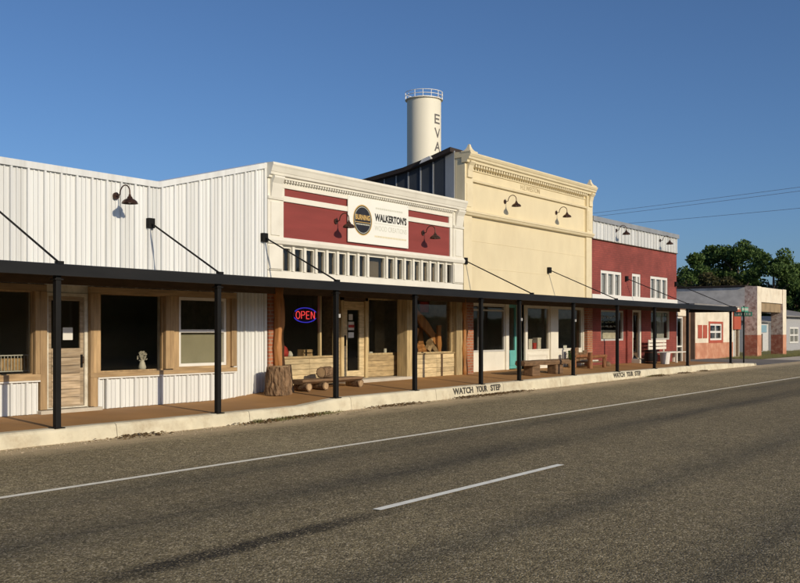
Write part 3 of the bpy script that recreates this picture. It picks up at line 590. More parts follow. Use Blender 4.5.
# recessed entrance
YR = 14.45
MB().wall(17.0, 20.0, .2, 2.6, YR, YR + .1, ((17.6, 18.42, .2, 2.32), (18.57, 19.95, 1.02, 2.4))).build('entrance_wall', 'clad_d', b2)
bx('return_wall', 'clad_d', b2, 16.965, 17.0, 14.271, YR, .2, 2.6); bx('return_wall', 'clad_d', b2, 19.9, 19.94, 14.271, YR, .2, 2.6)
bx('entrance_ceiling', 'dark_wood', b2, 17.0, 19.9, 14.27, YR, 2.46, 2.5)
window(b2, 18.57, 19.95, 1.02, 2.4, YR + .01, .04, .06, 'clad_v')
for r_ in range(4): bx('board', 'clad_d', b2, 18.5, 19.9, YR - .03, YR - .001, .49 + r_ * .128, .49 + r_ * .128 + .123, bevel=.005)
d2 = MB().wall(17.6, 18.42, .5, 2.3, YR + .012, YR + .06, ((17.78, 18.24, .66, 2.1),)).build('door', 'clad', b2)
bx('pane', 'glass', d2, 17.775, 18.245, YR + .03, YR + .036, .655, 2.105)
for a in ((17.85, 18.0, 1.86, 2.0, 'goods_white'), (17.83, 18.05, 1.62, 1.82, 'goods_white'), (17.84, 18.05, 1.68, 1.75, 'fabric_red'), (17.83, 18.04, 1.44, 1.57, 'paper')):
    bx('door_sticker', a[4], d2, a[0], a[1], YR + (.022 if a[4] != 'fabric_red' else .018), YR + (.028 if a[4] != 'fabric_red' else .0215), a[2], a[3])
bx('handle', 'black', d2, 17.66, 17.69, YR - .03, YR + .011, 1.25, 1.5)
for xa in (17.5, 18.42): bx('door_jamb', 'clad_v', b2, xa, xa + .1, YR - .04, YR - .001, .47, 2.4)
bx('door_lintel', 'dark_wood', b2, 17.5, 18.52, YR - .04, YR - .001, 2.32, 2.46)
bx('entrance_step', 'concrete', b2, 17.15, 19.88, 13.93, 14.448, .3, .475, bevel=.015)
shell(b2, X0, X1, 30, 4.4, y0=14.56, side='old_white')
for xa, xb in ((X0 + .006, X0 + .1), (X1 - .1, X1 - .006)): bx('side_wall', 'old_white', b2, xa, xb, 14.302, 14.558, .2, 4.9)
bx('dark_pane_backing', 'interior', b2, X0 + .12, X1 - .12, 14.302, 14.32, 2.66, 3.6); bx('attic_floor', 'interior', b2, X0 + .12, X1 - .12, 14.302, 14.558, 2.6, 2.65)  # dark board added behind the transom panes so they look dark

# ---- 3: yellow building
b3 = thing('yellow_storefront', (26.3, 14.1, .45), 'tall butter yellow storefront with corniced false front and corner finials', 'building')
X0, X1 = 22.24, 30.33
MB().wall(X0, X1, 2.45, 6.3, 14.09, 14.3).build('wall', 'yellow', b3)
for z in (3.35, 4.08): bx('joint_strip', 'yellow', b3, X0 + .35, X1 - .3, 14.084, 14.0895, z, z + .012)
for xa, xb in ((X0, X0 + .42), (X1 - .42, X1)):
    bx('pilaster', 'yellow_t', b3, xa, xb, 14.03, 14.0895, 2.6, 4.74)
    bx('pilaster', 'yellow_t', b3, xa, xb, 14.0, 14.0895, 4.9, 6.15)
    bx('raised_panel', 'yellow_t', b3, xa + .1, xb - .1, 13.985, 14.002, 4.98, 5.62, bevel=.006)
    MB().prof_x([(14.0, 5.76), (13.95, 5.78), (13.95, 5.95), (13.91, 6.1), (13.85, 6.18), (13.85, 6.22), (14.0, 6.22)], xa + .09, xb - .09).build('console', 'yellow_t', b3)
    xm = (xa + xb) / 2
    xm = xm + (-.06 if xa == X0 else -.1); fin = MB(); vs_ = []; fs_ = []
    for w, z in ((.19, 6.425), (.19, 6.46), (.12, 6.49), (.075, 6.54), (.045, 6.6), (.03, 6.66)):
        for u, v in ((-1, -1), (1, -1), (1, 1), (-1, 1)): vs_.append((xm + u * w, 13.95 + v * w * .8, z))
    for k in range(5):
        for q in range(4): fs_.append((k * 4 + q, k * 4 + (q + 1) % 4, k * 4 + 4 + (q + 1) % 4, k * 4 + 4 + q))
    fin.add(vs_, fs_ + [(20, 21, 22, 23), (3, 2, 1, 0)]).build('finial', 'yellow_t', b3)
MB().prof_x([(14.0895, 4.74), (13.98, 4.76), (13.95, 4.82), (13.93, 4.83), (13.93, 4.87), (14.0, 4.9), (14.0895, 4.9)], X0 - .02, X1 + .02).build('lower_cornice', 'yellow_t', b3)
MB().prof_x([(14.0895, 5.69), (14.02, 5.7), (14.01, 5.75), (14.04, 5.77), (14.0895, 5.77)], X0 + .42, X1 - .42).build('string_course', 'yellow_t', b3)
MB().prof_x([(14.0895, 6.0), (14.06, 6.005), (14.06, 6.03), (14.0895, 6.035)], X0 + .42, X1 - .42).build('fillet', 'yellow_t', b3)
mb = MB(); x = X0 + .46
while x < X1 - .5: mb.box(x, x + .07, 13.93, 14.0895, 6.09, 6.16); x += .14
mb.build('dentil_course', 'yellow_t', b3, kind='stuff')
MB().prof_x([(14.0895, 6.16), (13.91, 6.17), (13.9, 6.23), (13.85, 6.26), (13.84, 6.31), (13.82, 6.33), (13.79, 6.39), (13.79, 6.42), (13.95, 6.44), (14.3, 6.46), (14.3, 6.302), (14.0895, 6.302)], X0 - .03, X1 - .04).build('cornice', 'yellow_t', b3)
text_xz('H.E.WESTON', .15, 1.2, 25.5, 14.082, 5.82).build('raised_lettering', 'letters_y', b3)
# ground floor: left part set back, right part nearly flush
MB().wall(X0, X1, 2.4, 2.448, 14.09, 14.6).build('soffit_board', 'white_paint', b3)
bx('brick_pier', 'brick_orange', b3, 22.3, 22.66, 13.98, 14.3, .36, 2.4); bx('brick_pier', 'brick_orange', b3, 29.92, 30.325, 14.0, 14.3, .36, 2.4)
YL = 14.45
MB().wall(22.66, 25.3, .4, 2.4, YL, YL + .1, ((22.72, 25.17, 1.0, 2.36),)).build('bulkhead', 'white_paint', b3)
window(b3, 22.72, 25.17, 1.0, 2.36, YL - .015, .05, .06, 'alu', mull=(23.72,), rails=(2.2,))
bx('mullion_post', 'white_paint', b3, 25.18, 25.36, YL - .05, YL - .001, .42, 2.4)
d3 = MB().wall(25.38, 25.92, .47, 2.4, YL + .02, YL + .07, ((25.46, 25.84, 1.02, 2.3),)).build('door', 'teal', b3)
bx('pane', 'glass', d3, 25.455, 25.845, YL + .04, YL + .046, 1.015, 2.305); bx('raised_panel', 'teal', d3, 25.48, 25.82, YL + .008, YL + .021, .56, .94, bevel=.006)
bx('return_wall', 'white_paint', b3, 25.92, 26.0, 14.2, YL + .1, .4, 2.4)
YF = 14.18
MB().wall(25.7, 29.92, .4, 2.4, YF, YF + .1, ((26.0, 27.5, 1.0, 2.34), (28.05, 29.85, 1.0, 2.34), (25.7, 25.92, .4, 2.4))).build('bulkhead', 'white_paint', b3)
window(b3, 26.0, 27.5, 1.0, 2.34, YF - .02, .04, .06, 'white_paint'); window(b3, 28.05, 29.85, 1.0, 2.34, YF - .02, .04, .06, 'white_paint')
fr_ = MB().wall(26.1, 27.4, .52, .9, YF - .02, YF - .001, ((26.16, 27.34, .58, .84),)); fr_.build('panel_moulding', 'white_paint', b3)
for a, b in ((25.86, 26.0), (27.52, 28.03), (29.86, 29.918)): bx('pilaster', 'white_paint', b3, a, b, YF - .06, YF - .001, .42, 2.4)
shell(b3, X0, X1, 32, 5.2, y0=14.62, side='old_white', z_ceil=2.46)
bx('side_return', 'yellow', b3, X0 + .006, X0 + .1, 14.302, 14.618, 2.45, 6.3); bx('side_return', 'yellow', b3, X1 - .1, X1 - .006, 14.302, 14.618, .3, 6.3)
# blue ribbed metal along the left flank, brown roof edge sloping back
fl = [(14.33, 6.52), (15.05, 6.32), (15.9, 6.12), (17.5, 5.9), (20, 5.6), (24, 5.2)]
ftop = lambda y: lerp_table(fl, y)
flank = thing('flank_siding', (22.2, 14.3, 4.4), None, None); flank.parent = b3; flank.location = Vector((22.2, 14.3, 4.4)) - ORG[b3.name]
bx('grey_end_panel', 'grey_metal', flank, 22.19, 22.236, 14.31, 14.6, 4.3, 6.5)
y = 14.61
while y < 23.5:
    st = .42
    MB().add([(22.2, y, 4.3), (22.2, y + st - .05, 4.3), (22.2, y + st - .05, ftop(y + st) - .05), (22.2, y, ftop(y) - .05), (22.237, y, 4.3), (22.237, y + st - .05, 4.3), (22.237, y + st - .05, ftop(y + st) - .05), (22.237, y, ftop(y) - .05)], [(0, 3, 2, 1), (4, 5, 6, 7), (0, 1, 5, 4), (1, 2, 6, 5), (2, 3, 7, 6), (3, 0, 4, 7)]).build('wall_panel', 'blue_metal', flank)
    bx('batten', 'grey_metal', flank, 22.175, 22.236, y + st - .048, y + st - .014, 4.3, ftop(y + st) - .06)
    y += st
for (ya, za), (yb, zb) in zip(fl, fl[1:]):
    MB().add([(22.02, ya, za - .06), (22.02, yb, zb - .06), (22.02, yb, zb + .06), (22.02, ya, za + .06), (X1, ya, za - .06), (X1, yb, zb - .06), (X1, yb, zb + .06), (X1, ya, za + .06)], [(0, 3, 2, 1), (4, 5, 6, 7), (0, 1, 5, 4), (1, 2, 6, 5), (2, 3, 7, 6), (3, 0, 4, 7)]).build('roof_slope', 'roof_brown', b3)
MB().add([(21.93, 14.9, 6.3), (22.2, 14.92, 6.36), (22.25, 15.2, 6.3), (21.9, 15.26, 6.2), (21.98, 14.98, 6.4), (22.2, 14.94, 6.44), (22.2, 15.16, 6.36), (21.95, 15.2, 6.33)], [(0, 3, 2, 1), (4, 5, 6, 7), (0, 1, 5, 4), (1, 2, 6, 5), (2, 3, 7, 6), (3, 0, 4, 7)]).build('bent_flashing', 'alu', b3)

# ---- 4: red brick building
b4 = thing('red_brick_building', (34.4, 14.1, .43), 'dark red painted brick building with white metal band across its top', 'building')
X0, X1 = 30.36, 38.48
holes4 = [(31.16, 32.95, 2.78, 3.71), (33.9, 34.72, 2.78, 3.72), (35.68, 37.5, 2.78, 3.71), (31.18, 33.14, 1.26, 2.33), (33.94, 34.82, .3, 2.38), (35.74, 37.72, 1.26, 2.38)]
MB().wall(X0, X1, .2, 4.76, 14.08, 14.3, holes4).build('wall', 'brick_red', b4)
band = thing('metal_band', (34.4, 14.05, 4.76), None, None); band.parent = b4; band.location = Vector((34.4, 14.05, 4.76)) - ORG[b4.name]
bx('backing', 'old_white', band, X0, X1, 14.06, 14.3, 4.762, 5.45)
x = X0
while x < X1 - .05: rib_panel(band, x, 14.045, 4.75, lambda a: 5.36, x_end=X1); x += PITCH
MB().prof_x([(13.97, 5.34), (13.97, 5.5), (14.32, 5.53), (14.32, 5.452), (14.04, 5.452), (14.0, 5.34)], X0 - .01, X1 + .02).build('parapet_cap', 'grey_metal', b4)
bx('drip_flashing', 'dark_wood', b4, X0, X1, 14.02, 14.078, 4.725, 4.748)
for h, mu in ((holes4[0], (31.76, 32.35)), (holes4[1], (34.4,)), (holes4[2], (36.28, 36.9))):
    window(b4, *h, 14.1, .1, .08, 'enamel', 'glass2', mull=mu, mw=.13)
    bx('curtain', 'curtain', b4, h[0] + .03, h[1] - .03, 14.22, 14.24, h[2] + .01, h[3] - .01)
for h in (holes4[3], holes4[5]): window(b4, *h, 14.1, .06, .08, 'alu', 'glass')
w = bx('notice_sheet', 'old_white', b4, 31.3, 32.85, 14.19, 14.195, 1.33, 1.63)
for r_, (zc_, hh) in enumerate(((2.1, .1), (1.92, .07), (1.76, .07))):   # brushed white lettering on the glass, unreadable in the photo
    pts = []; x = 31.32
    while x < 32.75:
        pts.append((x, 14.126, zc_ + random.uniform(-hh, hh) * .6)); x += random.uniform(.02, .07)
        if len(pts) > random.randint(5, 9): MB().tube(pts, .008, 4).build('brushed_mark', 'ink_grey', b4); pts = []; x += .06
MB().add([(35.8, 14.2, 1.34), (36.5, 14.2, 1.34), (36.05, 14.2, 1.75), (35.8, 14.2, 1.8), (35.8, 14.21, 1.34), (36.5, 14.21, 1.34), (36.05, 14.21, 1.75), (35.8, 14.21, 1.8)], [(3, 2, 1, 0), (4, 5, 6, 7), (0, 1, 5, 4), (1, 2, 6, 5), (2, 3, 7, 6), (3, 0, 4, 7)]).build('drawn_curtain', 'curtain', b4)
bx('window_sheer', 'curtain', b4, 36.9, 37.66, 14.3, 14.31, 1.32, 2.34)
df = MB().wall(33.95, 34.81, .58, 2.375, 14.1, 14.2, ((34.05, 34.62, .6, 2.3),)).build('door_frame', 'white_paint', b4)
d4 = MB().wall(34.055, 34.615, .605, 2.295, 14.15, 14.19, ((34.13, 34.54, .8, 2.18),)).build('door', 'dark_wood', b4)
bx('pane', 'glass', d4, 34.125, 34.545, 14.165, 14.171, .795, 2.185); bx('handle', 'alu', d4, 34.07, 34.1, 14.1, 14.149, 1.35, 1.55)
bx('door_step', 'concrete', b4, 33.85, 34.95, 13.75, 14.098, .35, .57, bevel=.02)
bx('roof_flashing', 'enamel', b4, X0 + .02, X1 - .02, 14.03, 14.078, 2.66, 2.86)
bx('downpipe', 'brick_red', b4, 33.3, 33.38, 14.0, 14.078, .43, 2.6)
shell(b4, X0, X1, 30, 5.3, y0=14.302, side='brick_red', z_ceil=2.5)

# ---- 5: low brown storefront at the end of the canopy
b5 = thing('low_storefront', (40, 14.6, .3), 'low brown storefront with dark glass door beyond the red brick building', 'building')
MB().wall(38.5, 41.6, .2, 2.62, 14.6, 14.75, ((38.75, 39.35, .2, 2.2), (39.45, 40.6, .25, 2.2))).build('wall', 'brown_wall', b5)
bx('transom_board', 'stucco_white', b5, 38.7, 41.2, 14.55, 14.598, 2.24, 2.5)
window(b5, 39.45, 40.6, .25, 2.2, 14.59, .06, .07, 'enamel', mull=(39.95,), rails=(.95,)); window(b5, 38.75, 39.35, .25, 2.2, 14.59, .06, .07, 'dark_wood', name='door')
bx('notice_board', 'red_board', b5, 38.85, 39.2, 14.57, 14.592, 1.75, 2.05)
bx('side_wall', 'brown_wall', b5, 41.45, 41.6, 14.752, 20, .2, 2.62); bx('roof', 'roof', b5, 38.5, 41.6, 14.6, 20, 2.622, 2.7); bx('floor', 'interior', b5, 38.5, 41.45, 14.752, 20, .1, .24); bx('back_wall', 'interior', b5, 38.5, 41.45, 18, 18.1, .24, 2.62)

# ---- old filling station with brick portico
st = thing('filling_station', (58, 17, .1), 'old filling station with peeling red brick portico and white walled annex', 'building')
MB().wall(50, 57.56, .05, 2.95, 17.3, 17.5, ((52.2, 54.4, 1.05, 2.05), (56.35, 56.85, .1, 1.68), (56.9, 57.5, .1, 1.68))).build('annex_wall', 'stucco_white', st)
MB().wall(50.0, 56.34, .06, .97, 17.285, 17.299).build('painted_dado', 'stucco_orange', st)
bx('side_wall', 'brown_wall', st, 49.9, 49.995, 17.29, 24, .05, 2.95); bx('annex_roof', 'roof', st, 49.9, 57.56, 17.3, 24, 2.955, 3.05)  # shade on the annex side face put into its dark brown colour
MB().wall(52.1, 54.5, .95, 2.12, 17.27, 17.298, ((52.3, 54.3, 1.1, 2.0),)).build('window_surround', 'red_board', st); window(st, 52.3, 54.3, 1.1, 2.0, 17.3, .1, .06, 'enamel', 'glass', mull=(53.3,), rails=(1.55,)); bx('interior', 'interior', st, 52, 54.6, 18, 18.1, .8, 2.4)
for xa in (50.4, 51.2): bx('notice_board', 'red_board', st, xa, xa + .62, 17.27, 17.298, 1.22, 1.92)
bx('red_fascia', 'red_board', st, 56.3, 57.55, 17.2, 17.298, 1.7, 2.85)
bx('door', 'house_white', st, 56.36, 56.84, 17.36, 17.42, .1, 1.67); bx('door', 'dark_wood', st, 56.91, 57.49, 17.36, 17.42, .1, 1.67)
for xa in (57.6, 63.1):
    p = bx('pillar', 'peel_brick', st, xa, xa + .8, 16.3, 17.0, 1.37, 4.2); bx('pillar_base', 'pillar_red', st, xa - .006, xa + .806, 16.294, 17.006, 0, 1.368)
    bx('pillar_render', 'stucco_white', p, xa + .0, xa + .8, 16.285, 16.298, 1.372, 4.2); 
    bx('pillar_render', 'stucco_orange', st, xa - .006, xa + .806, 16.279, 16.292, 0, 1.368)
bx('lintel', 'stucco_white', st, 58.402, 63.098, 16.32, 16.9, 3.3, 4.18); bx('soffit_beam', 'brown_beam', st, 58.402, 63.098, 16.42, 16.9, 2.75, 3.298)
bx('side_beam', 'grey_wall', st, 57.6, 58.0, 17.002, 21, 2.75, 4.16); bx('side_beam', 'grey_wall', st, 63.5, 63.9, 17.002, 21, 2.75, 4.16)
bx('ceiling', 'brown_wall', st, 58.002, 63.498, 16.902, 21, 3.3, 3.45)
bx('roof_cap', 'roof_brown', st, 57.5, 64.0, 16.95, 27.1, 4.2, 4.28)
bx('main_block', 'grey_wall', st, 57.6, 63.9, 21.002, 27, .05, 4.19)

# ---- pale house on the far right
hs = thing('house', (80, 20, 0), 'low pale grey house with white wing behind the old filling station', 'house')
bx('wall', 'house_grey', hs, 77.2, 92, 20, 28, -.1, 2.75); bx('wall', 'house_white', hs, 71.5, 77.19, 21, 27, -.1, 2.3)
window(hs, 79.3, 82.0, .65, 1.9, 19.95, .12, .06, 'enamel', 'glass', mull=(80.65,), rails=(1.28,)); window(hs, 85.5, 88, .65, 1.9, 19.95, .12, .06, 'enamel', 'glass', mull=(86.75,), rails=(1.28,))
MB().prof_x([(19.6, 2.7), (24, 3.5), (28.4, 2.7), (28.4, 2.76), (24, 3.62), (19.6, 2.8)], 77.0, 92.3).build('roof', 'roof', hs)
MB().prof_x([(20.7, 2.25), (24, 2.7), (27.2, 2.25), (27.2, 2.32), (24, 2.8), (20.7, 2.33)], 71.2, 77.1).build('roof', 'roof', hs)
bx('door', 'house_teal', hs, 73.6, 74.5, 20.95, 20.998, 0, 1.95); bx('porch_post', 'enamel', hs, 73.1, 73.3, 20.7, 20.9, -.1, 2.28); bx('garage_door', 'house_teal', hs, 74.9, 76.6, 20.95, 20.998, 1.5, 2.05)
bx('window_opening', 'dark_wood', hs, 74.9, 75.5, 20.95, 20.998, .1, 1.4)

# ------------------------------------------------------------------ water tower
tx, ty, tr = 116.0, 80.0, 2.47
tw = thing('water_tower', (tx, ty, 0), 'tall cream cylindrical water tower with railed top and vertical lettering', 'water tower')
MB().lathe((tx, ty, 0), [(tr, -.1), (tr, 12), (tr, 24), (tr, 35.0)], 72).build('tank', 'tower', tw, smooth=True)
MB().lathe((tx, ty, 0), [(tr + .05, 34.98), (tr + .05, 35.2), (tr * .6, 35.5), (.01, 35.65)], 72).build('roof_dome', 'tower', tw)
MB().lathe((tx, ty, 0), [(tr + .02, 35.0), (tr + .28, 35.02), (tr + .28, 35.12), (tr + .02, 35.12)], 48).build('walkway', 'enamel', tw)
for z in (35.6, 36.1): MB().tube([(tx + (tr + .25) * math.cos(a), ty + (tr + .25) * math.sin(a), z) for a in [2 * math.pi * i / 48 for i in range(49)]], .045, 6).build('guard_rail', 'enamel', tw)
for i in range(14):
    a = 2 * math.pi * i / 14 + .1; px, py = tx + (tr + .25) * math.cos(a), ty + (tr + .25) * math.sin(a); MB().tube([(px, py, 35.1), (px, py, 36.12)], .045, 6).build('rail_post', 'enamel', tw)
view = math.atan2(-ty, -tx)                       # outward angle that faces the street
GLYPH = {'E': [((0, 0), (0, 1)), ((0, 1), (.95, 1)), ((0, .5), (.8, .5)), ((0, 0), (.95, 0))], 'V': [((0, 1), (.5, 0)), ((.5, 0), (1, 1))], 'A': [((0, 0), (.5, 1)), ((.5, 1), (1, 0)), ((.2, .35), (.8, .35))],
         'N': [((0, 0), (0, 1)), ((0, 1), (1, 0)), ((1, 0), (1, 1))], 'T': [((.5, 0), (.5, 1)), ((0, 1), (1, 1))]}
for i, g in enumerate('EVANT'):
    mb = MB(); a0 = view + R(52); z0 = 31.45 - i * 1.98
    for k, (p, q) in enumerate(GLYPH[g]):
        p, q = Vector((p[0] * 1.0, p[1] * 1.15)), Vector((q[0] * 1.0, q[1] * 1.15)); d = (q - p).normalized(); nn = Vector((-d.y, d.x)) * .12; p = p - d * .11; q = q + d * .11; vs_ = []
        for t in range(5):
            c = p.lerp(q, t / 4)
            for sgn in (-1, 1):
                w_ = c + nn * sgn; an = a0 + (w_.x - .5) / tr; rr = tr + .012 + .003 * k; vs_.append((tx + rr * math.cos(an), ty + rr * math.sin(an), z0 + w_.y))
        mb.add(vs_, [(2 * t, 2 * t + 2, 2 * t + 3, 2 * t + 1) for t in range(4)])
    mb.build('lettering', 'tower_text', tw)

# ------------------------------------------------------------------ signs and lamps
sg = thing('shop_banner', (18.47, 14.04, 4.18), 'white rectangular shop banner with black round logo on burgundy panel', 'sign')
bx('panel', 'sign', sg, 17.28, 19.66, 14.03, 14.052, 3.65, 4.72, bevel=.004)
ys = 14.0285
def disc(r0, r1, cx, cz, y, m, name, par):
    mb = MB(); n = 48; vs = []; fs = []
    for i in range(n):
        a = 2 * math.pi * i / n; vs += [(cx + r1 * math.cos(a), y, cz + r1 * math.sin(a)), (cx + r0 * math.cos(a), y, cz + r0 * math.sin(a))]
    if r0 > 0: fs = [(2 * i, (2 * i + 2) % (2 * n), (2 * i + 3) % (2 * n), 2 * i + 1) for i in range(n)]
    else: vs = vs[0::2]; fs = [tuple(range(n))]
    return mb.add(vs, fs).build(name, m, par)
lg = disc(0, .36, 17.82, 4.19, ys, 'ink_gold', 'logo_rim', sg); disc(0, .335, 17.82, 4.19, ys - .0015, 'navy', 'logo_disc', sg); disc(.3, .312, 17.82, 4.19, ys - .003, 'ink_grey', 'logo_ring', sg)
text_xz('BURNING', .125, .54, 17.55, ys - .003, 4.19, .04).build('logo_lettering', 'ink_gold', sg)
bx('logo_rule', 'ink_gold', sg, 17.53, 18.11, ys - .003, ys - .002, 4.13, 4.145)
mb = MB(); x = 17.58
while x < 18.05: mb.box(x, x + .028, ys - .003, ys - .002, 4.075, 4.105); x += .042
mb.build('small_lettering', 'ink_grey', sg, kind='stuff')
text_xz("WALKERTON'S", .19, 1.3, 18.28, ys, 4.21, .05).build('name_lettering', 'ink', sg)
bx('rule', 'ink_grey', sg, 18.28, 19.58, ys - .001, ys, 4.16, 4.168)
text_xz('WOOD CREATIONS', .12, 1.3, 18.28, ys, 3.99, .0).build('second_lettering', 'ink_grey', sg)
for z, m, a, b, st_ in ((4.5, 'ink_grey', 18.32, 19.4, .05), (3.83, 'ink_palegold', 18.28, 19.55, .045)):
    mb = MB(); x = a
    while x < b: mb.box(x, x + st_ * .62, ys - .001, ys, z, z + .04); x += st_
    mb.build('small_lettering', m, sg, kind='stuff')
for x in (17.32, 19.62):
    for z in (3.69, 4.68): bx('screw', 'alu', sg, x - .01, x + .01, 14.024, 14.03, z - .01, z + .01)

def barn_lamp():
    t = thing('barn_lamp', (0, 0, 0), 'lamp', 'lamp', 'gooseneck barn lamps on the shop fronts')
    MB().tube([(0, -.001, 0), (0, -.03, 0)], .075, 18).build('wall_plate', 'bronze', t, smooth='auto')
    pts = [(0, -.03, 0), (0, -.09, .0)]
    for i in range(13):
        a = math.pi * i / 12; pts.append((0, -.14 - .16 * (1 - math.cos(a)), .02 + .17 * math.sin(a) + .02 * (i / 12)))
    pts += [(0, -.46, -.01), (0, -.46, -.04)]
    MB().tube(pts, .014, 8).build('gooseneck_arm', 'bronze', t, smooth=True)
    sh = MB().lathe((0, -.46, -.03), [(.022, .03), (.03, -.01), (.05, -.03), (.06, -.06), (.11, -.085), (.15, -.12), (.165, -.16), (.17, -.165), (.163, -.163), (.146, -.118), (.105, -.08), (.02, -.06)], 24).build('shade', 'bronze', t, smooth=True)
    bx_ = MB().lathe((0, -.46, -.03), [(.001, -.16), (.022, -.155), (.036, -.13), (.03, -.1), (.018, -.065)], 12).build('bulb', 'enamel', t, smooth=True)
    return t
def copy_thing(o, loc, label):
    c = o.copy(); COL.objects.link(c); c.location = loc; c['label'] = label
    for ch in list(o.children):
        d = ch.copy(); COL.objects.link(d); d.parent = c
    return c
lamp0 = barn_lamp()
for o_ in lamp0.children: o_.data.transform(Matrix.Scale(.84, 4))
spots = [((10.84, 14.05, 3.97), 'bronze gooseneck lamp on the white ribbed metal wall'),
         ((16.9, 14.085, 4.08), 'bronze gooseneck lamp on burgundy panel, left of the banner'), ((20.36, 14.085, 4.1), 'bronze gooseneck lamp on burgundy panel, right of the banner'),
         ((24.55, 14.09, 5.35), 'gooseneck lamp on yellow front, nearer the blue metal flank'), ((27.8, 14.09, 5.35), 'gooseneck lamp on yellow front, nearer the red brick building'),
         ((32.3, 14.015, 5.16), 'gooseneck lamp on white metal band, nearer the yellow front'), ((36.5, 14.015, 5.12), 'gooseneck lamp on white metal band, nearer the trees')]
for i, (p, lb) in enumerate(spots):
    if i == 0: lamp0.location = p; lamp0['label'] = lb
    else: copy_thing(lamp0, p, lb)

# neon OPEN sign
ne = thing('open_sign', (16.05, 14.24, 1.95), 'red and blue neon OPEN sign hanging in the shop window', 'neon sign')
ny = 14.24
mb = MB(); N_ = 40
bp_ = [(16.05 + .4 * math.cos(2 * math.pi * i / N_), 1.95 + .17 * math.sin(2 * math.pi * i / N_)) for i in range(N_)]
mb.prof_y(bp_, ny + .02, ny + .035).build('backing', 'neon_back', ne)
ov = [(16.05 + .385 * math.cos(R(a)), ny, 1.95 + .16 * math.sin(R(a))) for a in range(25, 160, 9)]; MB().tube(ov, .011, 6).build('blue_tube', 'neon_blue', ne)
ov = [(16.05 + .385 * math.cos(R(a)), ny, 1.95 + .16 * math.sin(R(a))) for a in range(200, 342, 9)]; MB().tube(ov, .011, 6).build('blue_tube', 'neon_blue', ne)
def stroke(pts): MB().tube([(15.74 + p[0] * .62, ny - .005, 1.87 + p[1] * .16) for p in pts], .0085, 6).build('red_tube', 'neon_red', ne)
stroke([(.1 + .1 * math.cos(2 * math.pi * i / 16), .5 + .5 * math.sin(2 * math.pi * i / 16)) for i in range(17)])
stroke([(.28, 0), (.28, 1), (.4, 1), (.46, .85), (.46, .65), (.4, .5), (.29, .5)])
for q in ([(.55, 0), (.55, .5), (.55, 1)], [(.56, 1), (.62, 1), (.7, 1)], [(.56, .5), (.62, .5), (.68, .5)], [(.56, 0), (.62, 0), (.7, 0)], [(.8, 0), (.8, .5), (.8, 1)], [(.81, .97), (.89, .5), (.97, .03)], [(.98, 0), (.98, .5), (.98, 1)]): stroke(q)
for x in (15.8, 16.3): MB().tube([(x, ny + .01, 2.1), (x, ny + .01, 2.45)], .003, 4).build('hanging_wire', 'black', ne)

# street name sign
ss = thing('street_sign', (41.7, 12.35, .24), 'green street name blades on a thin dark pole at the corner', 'street sign')
MB().tube([(41.7, 12.35, .2), (41.7, 12.35, 2.66)], .035, 8).build('pole', 'black', ss)
b_ = bx('name_blade', 'sign_green', ss, 41.4, 42.3, 12.335, 12.365, 2.42, 2.62)
mb = MB(); x = 41.46
while x < 42.2: wd = random.uniform(.05, .09); mb.box(x, x + wd, 12.331, 12.334, 2.47, 2.57); x += wd + .05
mb.build('lettering', 'goods_white', b_, kind='stuff')
b_ = bx('name_blade', 'sign_green', ss, 41.685, 41.715, 12.0, 12.75, 2.22, 2.41)
mb = MB(); y = 12.06
while y < 12.66: wd = random.uniform(.05, .09); mb.box(41.681, 41.684, y, y + wd, 2.27, 2.36); y += wd + .05
mb.build('lettering', 'goods_white', b_, kind='stuff')

# ------------------------------------------------------------------ pavement furniture
def rough_log(p0, p1, r0, r1, m, name, parent=None, seed=1, n=18, wob=.35, steps=8, wf=1.3, **k):
    p0, p1 = Vector(p0), Vector(p1); pts = [p0.lerp(p1, i / steps) for i in range(steps + 1)]
    return MB().tube(pts, [r0 + (r1 - r0) * i / steps for i in range(steps + 1)], n, wob, seed, wf).build(name, m, parent, **k)
sx_, sy_ = 14.42, 13.52; sz = walk_z(sx_, sy_) - .01
sp = thing('tree_stump', (sx_, sy_, sz), 'thick barked tree stump standing beside the cedar post', 'stump')
rough_log((sx_, sy_, sz), (sx_, sy_, sz + .57), .27, .225, 'bark', 'bark', sp, 3, 56, .2, 10, 5.5)
rough_log((sx_, sy_, sz + .56), (sx_, sy_, sz + .583), .2, .19, 'cut', 'cut_top', sp, 3, 20, .3, 2)
sl = rough_log((14.83, 13.6, walk_z(14.8, 13.6) - .01), (14.8, 13.64, .9), .1, .085, 'bark', 'split_log', None, 8, 12, .4, 6); tag(sl, 'slim dark upright log leaning beside the thick tree stump', 'log')
lb = thing('log_bench', (15.9, 13.5, .37), 'low half log bench on short log feet under the neon sign', 'bench')
pr = [(13.33, .545), (13.34, .59), (13.66, .595), (13.68, .55), (13.6, .5), (13.5, .485), (13.4, .5)]
MB().prof_x(pr, 14.95, 16.95).build('seat', 'slab', lb, bevel=.008)
for x in (15.13, 15.66, 16.85):
    f_ = rough_log((x - .02, 13.3, .44), (x + .02, 13.7, .44), .088, .085, 'bark', 'foot', lb, x, 14, .25, 5); rough_log((x - .02, 13.292, .44), (x - .02, 13.302, .44), .068, .07, 'cut', 'cut_end', f_, x, 12, .15, 2)
sg2 = thing('short_log', (15.9, 13.55, .6), 'short sawn log lying on the half log bench', 'log')
rough_log((15.72, 13.5, .715), (16.08, 13.56, .715), .12, .125, 'bark', 'bark', sg2, 4, 36, .18, 5, 5); rough_log((15.712, 13.498, .715), (15.722, 13.5, .715), .1, .1, 'cut', 'cut_end', sg2, 4, 14, .2, 2)

